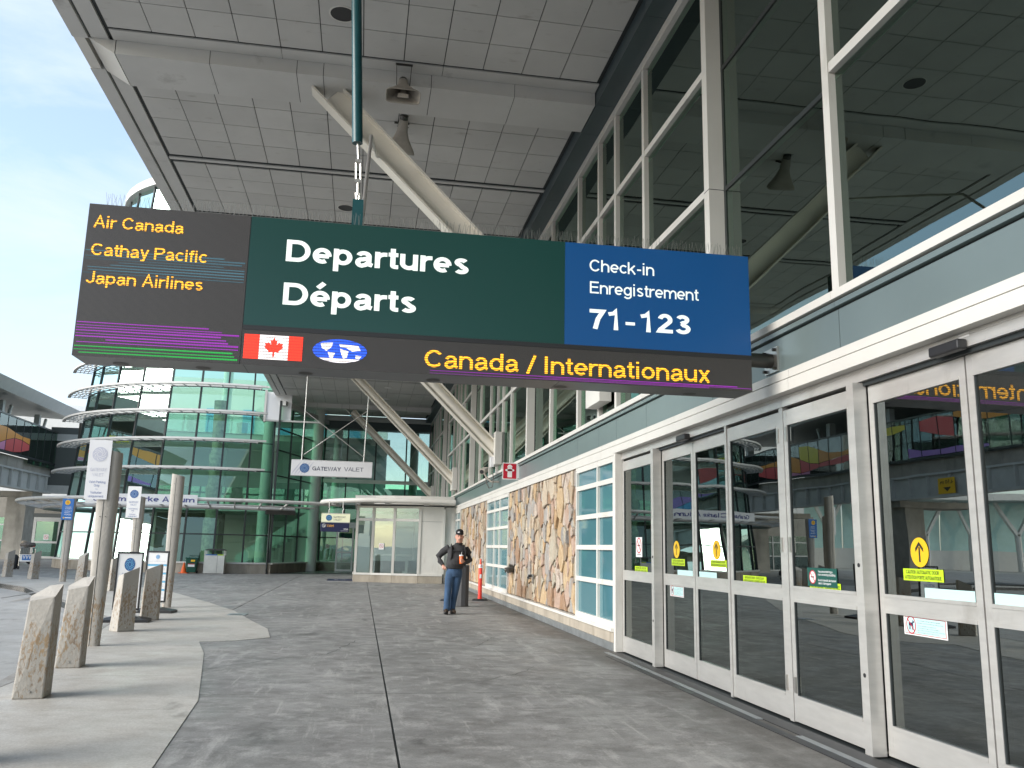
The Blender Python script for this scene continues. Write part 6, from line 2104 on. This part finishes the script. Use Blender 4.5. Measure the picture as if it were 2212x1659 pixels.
obj('slot_strip', B().box(x - .40, x + .12, y - .255, y - .2, .835, .875).box(x + .13, x + .40, y - .255, y - .2, .835, .875, 1), [ 'bluesign', 'lime'], t)
for s in (-1, 1):
    obj('corner_post', B().box(x + s * .43 - .02, x + s * .43 + .02, y - .26, y - .22, .01, 1.06).box(x + s * .43 - .02, x + s * .43 + .02, y + .2, y + .24, .01, 1.06), 'steel', t)
obj('hood', B().prism([(x - .48, y - .3), (x + .48, y - .3), (x + .48, y + .3), (x - .48, y + .3)], 1.06, 1.13, [(x - .32, y - .2), (x + .32, y - .2), (x + .32, y + .2), (x - .32, y + .2)]), 'gun', t)

# ------------------------------------------------ luggage cart and what lies on it
x, y = -15.4, 44.4
t = thing('luggage_cart', 'silver luggage cart with a blue zigzag panel beside the concrete column', 'luggage cart', (x, y, 0))
obj('cart_frame', B().tube([(x - .33, y, .12), (x - .33, y, .95), (x - .28, y - .08, 1.02), (x + .28, y - .08, 1.02), (x + .33, y, .95), (x + .33, y, .12)], .022, 8).tube([(x - .33, y, .25), (x - .28, y + .9, .2), (x + .28, y + .9, .2), (x + .33, y, .25)], .02, 8), 'steel', t)
b = B()
for k in range(9):
    u = x - .30 + .075 * k
    b.tube([(u, y - .02, .72), (u, y - .02, .98)], .007, 5)
b.box(x - .32, x + .32, y - .10, y + .22, .72, .735)
obj('basket', b, 'gun', t)
pn = obj('ad_panel', B().box(x - .30, x + .28, y - .045, y - .03, .36, .70), 'white', t)
mp = plane((0, y - .046, 0), (1, 0, 0), (0, 0, 1))
b = B().rect(mp, x - .20, x + .22, .42, .66, .001, 0)
for k in range(3):
    u = x - .17 + .125 * k
    b.flat(mp, [(u, .64), (u + .03, .64), (u + .065, .52), (u + .05, .47)], .002, 1)
    b.flat(mp, [(u + .12, .64), (u + .09, .64), (u + .05, .50), (u + .06, .47)], .002, 1)
obj('print', b, ['bluesign', 'white'], pn)
for s in (-1, 1):
    obj('wheel', B().tube([(x + s * .33 - .025, y, .075), (x + s * .33 + .025, y, .075)], .075, 14), 'black', t)
obj('wheel', B().tube([(x - .025, y + .85, .075), (x + .025, y + .85, .075)], .075, 14), 'black', t)
def lump(name, label, cat, c, r, m, seed, sq=1.0):
    rg = random.Random(seed)
    bm = bmesh.new()
    bmesh.ops.create_icosphere(bm, subdivisions=3, radius=1)
    for v in bm.verts:
        k = 1 + .10 * math.sin(v.co.x * 4 + seed) * math.cos(v.co.y * 3.1 + seed) + .05 * math.sin(v.co.z * 9 + seed)
        v.co = Vector((v.co.x * r[0] * k, v.co.y * r[1] * k, max(-.8, v.co.z) * r[2] * k))
    b = B()
    bm.verts.index_update()
    b.add([Vector(c) + v.co for v in bm.verts], [tuple(v.index for v in f.verts) for f in bm.faces])
    bm.free()
    return tag(obj(name, b, m, None, True), label, cat)
lump('coat_bundle', 'rolled grey and brown coat bundle on top of the luggage cart', 'clothes', (x - .05, y + .06, 1.02 - .0 + .10), (.34, .2, .14), mat('coat', (.16, .145, .13), .9, var=.5, vscale=7), 2)
lump('cloth_cap', 'crumpled tan cap lying on the cart bundle', 'cap', (x - .22, y + .02, 1.25), (.12, .11, .08), mat('tan_cloth', (.40, .33, .25), .9, var=.2), 5)
lump('holdall', 'black holdall with a white stripe standing beside the luggage cart', 'bag', (x - .55, y + .1, .30), (.20, .2, .36), mat('bag_cloth', (.025, .026, .03), .7, var=.5, vscale=9), 7)
lump('brown_pouch', 'round brown pouch leaning on the black holdall', 'bag', (x - .70, y - .02, .52), (.12, .12, .12), mat('tan_leather', (.30, .19, .09), .6, var=.2), 8)
lump('dark_sack', 'dark stuffed sack lying inside the luggage cart', 'bag', (x + .05, y + .45, .40), (.24, .34, .20), mat('sack', (.05, .05, .055), .8, var=.4, vscale=6), 11)
t = thing('drink_bottle', 'small bottle with an orange cap in the cart basket', 'bottle', (x + .22, y + .05, .735))
obj('bottle_body', B().rings([(x + .22, y + .05, .737, .05, .05), (x + .22, y + .05, .98, .05, .05), (x + .22, y + .05, 1.03, .025, .025)], 12), 'gclear', t, True)
obj('bottle_cap', B().rings([(x + .22, y + .05, 1.031, .045, .045), (x + .22, y + .05, 1.10, .04, .04)], 12), 'orange', t, True)

# ------------------------------------------------ delineator posts and the dark bollard
def delineator(x, y, label):
    t = thing('delineator_post', label, 'marker post', (x, y, 0), 'orange marker posts by the stone wall')
    obj('post', B().rings([(x, y, .05, .062, .062), (x, y, .12, .055, .055), (x, y, .86, .055, .055), (x, y, .88, .048, .048), (x, y, .98, .040, .040), (x, y, 1.0, .022, .022), (x, y, 1.10, .024, .024), (x, y, 1.13, .012, .012)], 18), 'orange', t, True)
    obj('reflective_band', B().rings([(x, y, .885, .062, .062), (x, y, .975, .060, .060)], 18), 'white', t, True)
    mp = lambda u, w, d=0.0: Vector((x + .0565 * math.sin(u / .0565), y - .0565 * math.cos(u / .0565), w))
    obj('reflective_patch', B().rect(mp, -.028, .028, .60, .71, 0, 0, 5), 'white', t)
    obj('print', B().disc(lambda u, w, d=0.0: Vector((x + .0625 * math.sin(u / .0625), y - .0625 * math.cos(u / .0625), w)), .0, .935, .020, .022, 0, 0, 14), 'redp', t)
    obj('rubber_base', B().prism([(x + .24 * math.cos(PI / 4 * k + .39), y + .24 * math.sin(PI / 4 * k + .39)) for k in range(8)], 0.002, .05, [(x + .19 * math.cos(PI / 4 * k + .39), y + .19 * math.sin(PI / 4 * k + .39)) for k in range(8)]), 'black', t)
delineator(3.33, 24.2, 'orange marker post with white bands standing against the stone wall')
delineator(2.42, 23.9, 'orange marker post mostly hidden behind the man')
t = thing('dark_bollard', 'smooth dark grey bollard standing right behind the man', 'bollard', (2.545, 21.65, 0))
obj('shaft', B().prism([(2.41, 21.58), (2.50, 21.53), (2.60, 21.53), (2.69, 21.58), (2.69, 21.74), (2.60, 21.79), (2.50, 21.79), (2.41, 21.74)], 0.001, [.985, .985, .985, .985, 1.01, 1.01, 1.01, 1.01]), mat('dark_paint', (.045, .047, .052), .45), t, bevel=.012)
obj('base_ring', B().rings([(2.55, 21.66, .001, .19, .16), (2.55, 21.66, .012, .18, .15)], 20), 'gun', t)

# ================================================================== THE WALKING MAN
def fused(name, b, m, parent, vox, smooth_it=3, mats=None):
    """weld overlapping lofts into one continuous skin"""
    me = bpy.data.meshes.new(name)
    me.from_pydata([Vector(q) for q in b.v], [], b.f)
    bm = bmesh.new()
    bm.from_mesh(me)
    bmesh.ops.recalc_face_normals(bm, faces=bm.faces)
    bm.to_mesh(me)
    bm.free()
    o = bpy.data.objects.new(name, me)
    COL.objects.link(o)
    r = o.modifiers.new('weld', 'REMESH')
    r.mode = 'VOXEL'
    r.voxel_size = vox
    s = o.modifiers.new('soft', 'SMOOTH')
    s.factor = .5
    s.iterations = smooth_it
    dg = bpy.context.evaluated_depsgraph_get()
    dg.update()
    me2 = bpy.data.meshes.new_from_object(o.evaluated_get(dg))
    bpy.data.objects.remove(o)
    b2 = B()
    b2.v = [tuple(v.co) for v in me2.vertices]
    b2.f = [tuple(p.vertices) for p in me2.polygons]
    b2.mi = [0] * len(b2.f)
    bpy.data.meshes.remove(me2)
    return obj(name, b2, m, parent, True)
mx_, my_ = 2.055, 19.16
def Q(x, y, z):
    return (mx_ + x, my_ + y, z)
man = thing('person', 'man in black cap, charcoal sweatshirt and jeans walking with an orange cup', 'person', (mx_, my_, 0))
skin = mat('skin', (0.52, 0.27, 0.20), 0.5, var=.08, vscale=20)
b = B()
HX = .095      # head leans to the picture's right
b.rings([(mx_ + HX + dx, my_ + dy, z, rx, ry) for dx, dy, z, rx, ry in ((0, .00, 1.515, .030, .045), (0, -.005, 1.535, .052, .070), (0, .00, 1.565, .066, .088), (0, .012, 1.61, .076, .098), (0, .016, 1.66, .080, .102), (0, .016, 1.71, .080, .102), (0, .018, 1.755, .072, .094), (0, .018, 1.79, .046, .062))], 20)
b.tube([Q(HX, .03, 1.60), Q(HX - .005, .035, 1.52), Q(HX - .02, .05, 1.42)], [.066, .066, .078], 14)
b.tube([Q(HX, -.083, 1.675), Q(HX, -.112, 1.632), Q(HX, -.095, 1.618)], [.012, .017, .014], 8)           # nose
b.tube([Q(HX - .022, -.095, 1.590), Q(HX + .022, -.095, 1.590)], .011, 8)                                   # lips
b.tube([Q(HX - .055, -.078, 1.690), Q(HX + .055, -.078, 1.690)], .015, 8)                                   # brow
for s in (-1, 1):
    b.tube([Q(HX + s * .080, .025, 1.675), Q(HX + s * .093, .03, 1.655), Q(HX + s * .084, .022, 1.62)], [.014, .017, .010], 8)
# trunk and legs under the clothes
b.rings([(mx_ + dx, my_ + dy, z, rx, ry) for dx, dy, z, rx, ry in ((.01, .02, .90, .15, .11), (.015, 0, 1.05, .165, .13), (.04, .01, 1.25, .17, .12), (.06, .04, 1.42, .17, .09), (.07, .05, 1.48, .08, .06))], 16)
LEGL = [Q(-.075, .01, .93), Q(-.105, -.02, .72), Q(-.125, -.03, .52), Q(-.135, .0, .30), Q(-.140, .0, .09)]
LEGR = [Q(.085, .02, .93), Q(.07, .03, .72), Q(.045, .05, .52), Q(.015, .10, .30), Q(-.005, .14, .10)]
for L_ in (LEGL, LEGR):
    b.tube(L_, [.08, .072, .052, .048, .038], 12)
ARL = [Q(-.135, .06, 1.435), Q(-.25, .10, 1.33), Q(-.345, .12, 1.225), Q(-.315, .08, 1.13), Q(-.255, .02, 1.045)]
ARR = [Q(.26, .06, 1.41), Q(.315, .09, 1.30), Q(.345, .07, 1.165), Q(.26, -.07, 1.125), Q(.195, -.17, 1.125)]
for A_ in (ARL, ARR):
    b.tube(A_, [.05, .045, .04, .035, .026], 12)
# his right hand, thumb hooked in the pocket
b.tube([Q(-.255, .02, 1.045), Q(-.238, -.01, 1.005), Q(-.225, -.03, .975)], [.027, .043, .038], 12, flat=.62, up=(0, 1, 0))
for k, (dx, ln) in enumerate(((-.030, .040), (-.010, .048), (.010, .046), (.028, .036))):
    b.tube([Q(-.225 + dx, -.035, .985), Q(-.220 + dx, -.05, .985 - ln * .6), Q(-.213 + dx, -.042, .985 - ln)], [.011, .0105, .009], 8)
b.tube([Q(-.225, -.02, 1.015), Q(-.200, -.045, 1.0), Q(-.185, -.05, .975)], [.013, .012, .010], 8)
# his left hand round the cup
CXc, CYc = .118, -.235
b.tube([Q(.195, -.17, 1.125), Q(.168, -.195, 1.135), Q(.160, -.215, 1.14)], [.027, .040, .036], 12, flat=.65, up=(0, 0, 1))
for k in range(4):
    z = 1.175 - .024 * k
    a0 = [(.165, -.215), (.150, -.275), (.112, -.293), (.088, -.280)]
    if k == 3:
        a0 = a0[:3]
    b.tube([Q(px, py, z) for px, py in a0], [.0115, .011, .0105, .009][:len(a0)], 8)
b.tube([Q(.165, -.19, 1.17), Q(.135, -.178, 1.185), Q(.098, -.190, 1.19)], [.013, .012, .010], 8)
body = fused('body', b, skin, man, .0075, 2)
dk = mat('beard', (.30, .20, .15), .85, var=.3, vscale=60)
obj('moustache', B().tube([Q(HX - .042, -.083, 1.588), Q(HX - .022, -.101, 1.606), Q(HX, -.108, 1.609), Q(HX + .022, -.101, 1.606), Q(HX + .042, -.083, 1.588)], [.006, .011, .011, .011, .006], 8), dk, man, True)
for s in (-1, 1):
    obj('eye', B().rings([(mx_ + HX + s * .032, my_ - .079, 1.671 + dz, r, r * .5) for dz, r in ((-.006, .004), (-.003, .011), (0, .013), (.003, .011), (.006, .004))], 10), 'blackp', man, True)
hair = B().rings([(mx_ + HX, my_ + .03, z, rx, ry) for z, rx, ry in ((1.60, .060, .06), (1.64, .082, .092), (1.70, .084, .094), (1.735, .083, .094))], 18)
obj('hair', hair, dk, man, True)
cap = mat('cap_cloth', (.012, .012, .014), .85)
b = B().rings([(mx_ + HX, my_ + .012, z, rx, ry) for z, rx, ry in ((1.712, .089, .108), (1.745, .090, .110), (1.785, .083, .102), (1.815, .062, .078), (1.832, .028, .034))], 20)
cp = obj('cap', b, cap, man, True)
v = []
for i in range(13):
    a = PI + PI * i / 12
    v += [(mx_ + HX + .084 * math.cos(a), my_ + .012 + .10 * math.sin(a), 1.722), (mx_ + HX + .084 * math.cos(a), my_ + .012 + .10 * math.sin(a) - .072 * math.sin(PI * i / 12), 1.722 - .022 * math.sin(PI * i / 12))]
o = obj('visor', B().add(v, [(2 * i, 2 * i + 1, 2 * i + 3, 2 * i + 2) for i in range(12)]), cap, cp, True)
o.modifiers.new('t', 'SOLIDIFY').thickness = .005
mp = lambda u, w, d=0.0: Vector((mx_ + HX + .0915 * math.sin(u / .09), my_ + .012 - .1115 * math.cos(u / .09), w))
obj('cap_print', B().flat(mp, [(-.07, 1.745), (-.045, 1.768), (-.018, 1.775), (-.022, 1.762), (-.045, 1.756)]).flat(mp, [(-.055, 1.742), (-.03, 1.757), (-.012, 1.758), (-.02, 1.748)]), 'white', cp)
# sweatshirt
wool = mat('charcoal_fleece', (.040, .040, .043), .95, var=.25, vscale=14, bump=.3, bscale=40)
b = B()
b.rings([(mx_ + dx, my_ + dy, z, rx, ry) for dx, dy, z, rx, ry in ((.005, .005, .965, .158, .125), (.008, 0, .985, .186, .150), (.012, -.015, 1.06, .200, .178), (.025, -.02, 1.16, .197, .180), (.042, -.005, 1.27, .200, .158), (.056, .02, 1.36, .212, .130), (.064, .045, 1.425, .205, .105), (.072, .055, 1.468, .135, .085), (.082, .045, 1.500, .082, .080), (.086, .038, 1.512, .078, .078))], 26)
b.tube([Q(-.115, .055, 1.425)] + ARL[1:4] + [Q(-.272, .04, 1.075)], [.082, .079, .073, .060, .047], 16)
b.tube([Q(.235, .055, 1.405)] + ARR[1:4] + [Q(.205, -.155, 1.125)], [.082, .077, .070, .058, .045], 16)
sw = fused('sweatshirt', b, wool, man, .010, 4)
obj('collar', B().tube([Q(HX - .008 + .080 * math.cos(2 * PI * k / 20), .038 + .080 * math.sin(2 * PI * k / 20), 1.508 - .012 * math.sin(2 * PI * k / 20 + PI) * -1) for k in range(20)], .013, 8, closed=True), wool, man, True)
obj('cuff', B().tube([Q(-.278, .045, 1.085), Q(-.256, .02, 1.045)], [.044, .038], 14), wool, man, True)
obj('cuff', B().tube([Q(.218, -.14, 1.125), Q(.190, -.172, 1.126)], [.043, .036], 14), wool, man, True)
obj('watch', B().tube([Q(.199, -.163, 1.126), Q(.184, -.176, 1.127)], .0395, 14), 'black', man, True)
# jeans
def jeansmat():
    m = mat('denim', (.040, .085, .165), .9, var=.35, vscale=9, vstretch=(1, 1, .5), bump=.35, bscale=16)
    return m
b = B()
b.rings([(mx_ + dx, my_ + dy, z, rx, ry) for dx, dy, z, rx, ry in ((.0, .012, .80, .165, .115), (.003, .012, .88, .178, .128), (.005, .010, .95, .170, .122), (.006, .008, 1.0, .162, .116))], 22)
b.tube([Q(-.078, .01, .90), Q(-.105, -.015, .74), Q(-.123, -.03, .52), Q(-.135, -.005, .30), Q(-.140, .0, .12), Q(-.141, -.005, .065)], [.102, .098, .079, .072, .070, .076], 16)
b.tube([Q(.088, .02, .90), Q(.068, .03, .74), Q(.045, .05, .52), Q(.015, .10, .30), Q(-.003, .13, .13), Q(-.006, .13, .075)], [.102, .096, .077, .070, .068, .073], 16)
jn = fused('jeans', b, jeansmat(), man, .011, 3)
leather = mat('boot_leather', (.045, .028, .018), .55)
def shoe(x, y, tilt, rz):
    b = B()
    R = Matrix.Rotation(rz, 4, 'Z') @ Matrix.Rotation(tilt, 4, 'X')
    pr = [(.09, .028, .045, .042), (.05, .038, .05, .05), (0, .042, .055, .055), (-.08, .046, .042, .042), (-.15, .045, .034, .034), (-.195, .028, .026, .024)]
    n = 14
    v, f = [], []
    for yy, rx, rz_, zc in pr:
        for i in range(n):
            a = 2 * PI * i / n
            q = R @ Vector((rx * math.cos(a), yy, max(0.0, zc + rz_ * math.sin(a)) + .012))
            v.append((mx_ + x + q.x, my_ + y + q.y, q.z + .012))
    f = [(i * n + j, i * n + (j + 1) % n, (i + 1) * n + (j + 1) % n, (i + 1) * n + j) for i in range(len(pr) - 1) for j in range(n)]
    f += [tuple(range(n)), tuple((len(pr) - 1) * n + j for j in range(n))]
    o = obj('boot', B().add(v, f), leather, man, True)
    sb_ = B()
    v = []
    for z in (0, .02):
        for k in range(16):
            a = 2 * PI * k / 16
            q = R @ Vector((.046 * math.cos(a), -.055 + .145 * math.sin(a), z))
            v.append((mx_ + x + q.x, my_ + y + q.y, q.z + .006))
    sb_.add(v, [tuple(range(16)), tuple(range(16, 32))] + [(k, (k + 1) % 16, 16 + (k + 1) % 16, 16 + k) for k in range(16)])
    obj('sole', sb_, 'black', o)
shoe(-.148, -.03, math.radians(-12), math.radians(-14))
shoe(-.005, .12, 0.0, math.radians(12))
# backpack worn over the shoulders, cup in the hand
t = thing('backpack', 'black backpack worn by the man, its straps and chest strap showing', 'backpack', (mx_ + .05, my_ + .22, 1.0))
obj('pack', B().rings([(mx_ + .055, my_ + .235, z, rx, ry) for z, rx, ry in ((1.03, .10, .06), (1.06, .14, .09), (1.25, .15, .10), (1.40, .14, .085), (1.46, .08, .05))], 18), cap, t, True)
for s, sx in ((-1, -.075), (1, .205)):
    pts = [Q(sx + s * .0, .13, 1.46), Q(sx, .04, 1.485 if s < 0 else 1.47), Q(sx + s * .005, -.075, 1.425), Q(sx + s * .012, -.145, 1.33), Q(sx + s * .018, -.165, 1.22), Q(sx + s * .04, -.10, 1.10), Q(sx + s * .03, .10, 1.06)]
    obj('shoulder_strap', B().tube(pts, .028, 10, flat=.45, up=(1, 0, 0)), cap, t, True)
obj('chest_strap', B().tube([Q(-.068, -.155, 1.35), Q(.02, -.170, 1.352), Q(.12, -.172, 1.345), Q(.215, -.135, 1.335)], .012, 8), cap, t, True)
obj('loose_strap', B().box(mx_ + .213, mx_ + .233, my_ - .12, my_ - .115, 1.0, 1.2), cap, t)
t = thing('paper_cup', 'orange paper cup with a white lid and straw held by the man', 'cup', Q(CXc, CYc, 1.09))
cup = mat('cup_orange', (.80, .16, .02), .5)
cx_, cy_ = mx_ + CXc, my_ + CYc
obj('cup_body', B().rings([(cx_, cy_, 1.085, .034, .034), (cx_, cy_, 1.245, .045, .045)], 20), cup, t, True)
obj('lid', B().rings([(cx_, cy_, 1.246, .048, .048), (cx_, cy_, 1.258, .048, .048), (cx_, cy_, 1.272, .040, .040)], 20), 'white', t, True)
obj('straw', B().tube([(cx_ + .004, cy_, 1.272), (cx_ + .008, cy_, 1.335)], .004, 6), 'white', t)
mp = lambda u, w, d=0.0: Vector((cx_ + .0425 * math.sin(u / .0425), cy_ - .0425 * math.cos(u / .0425), w))
obj('print', B().ring(mp, -.012, 1.205, .014, .014, .005, 0, 0, 12), 'white', t)
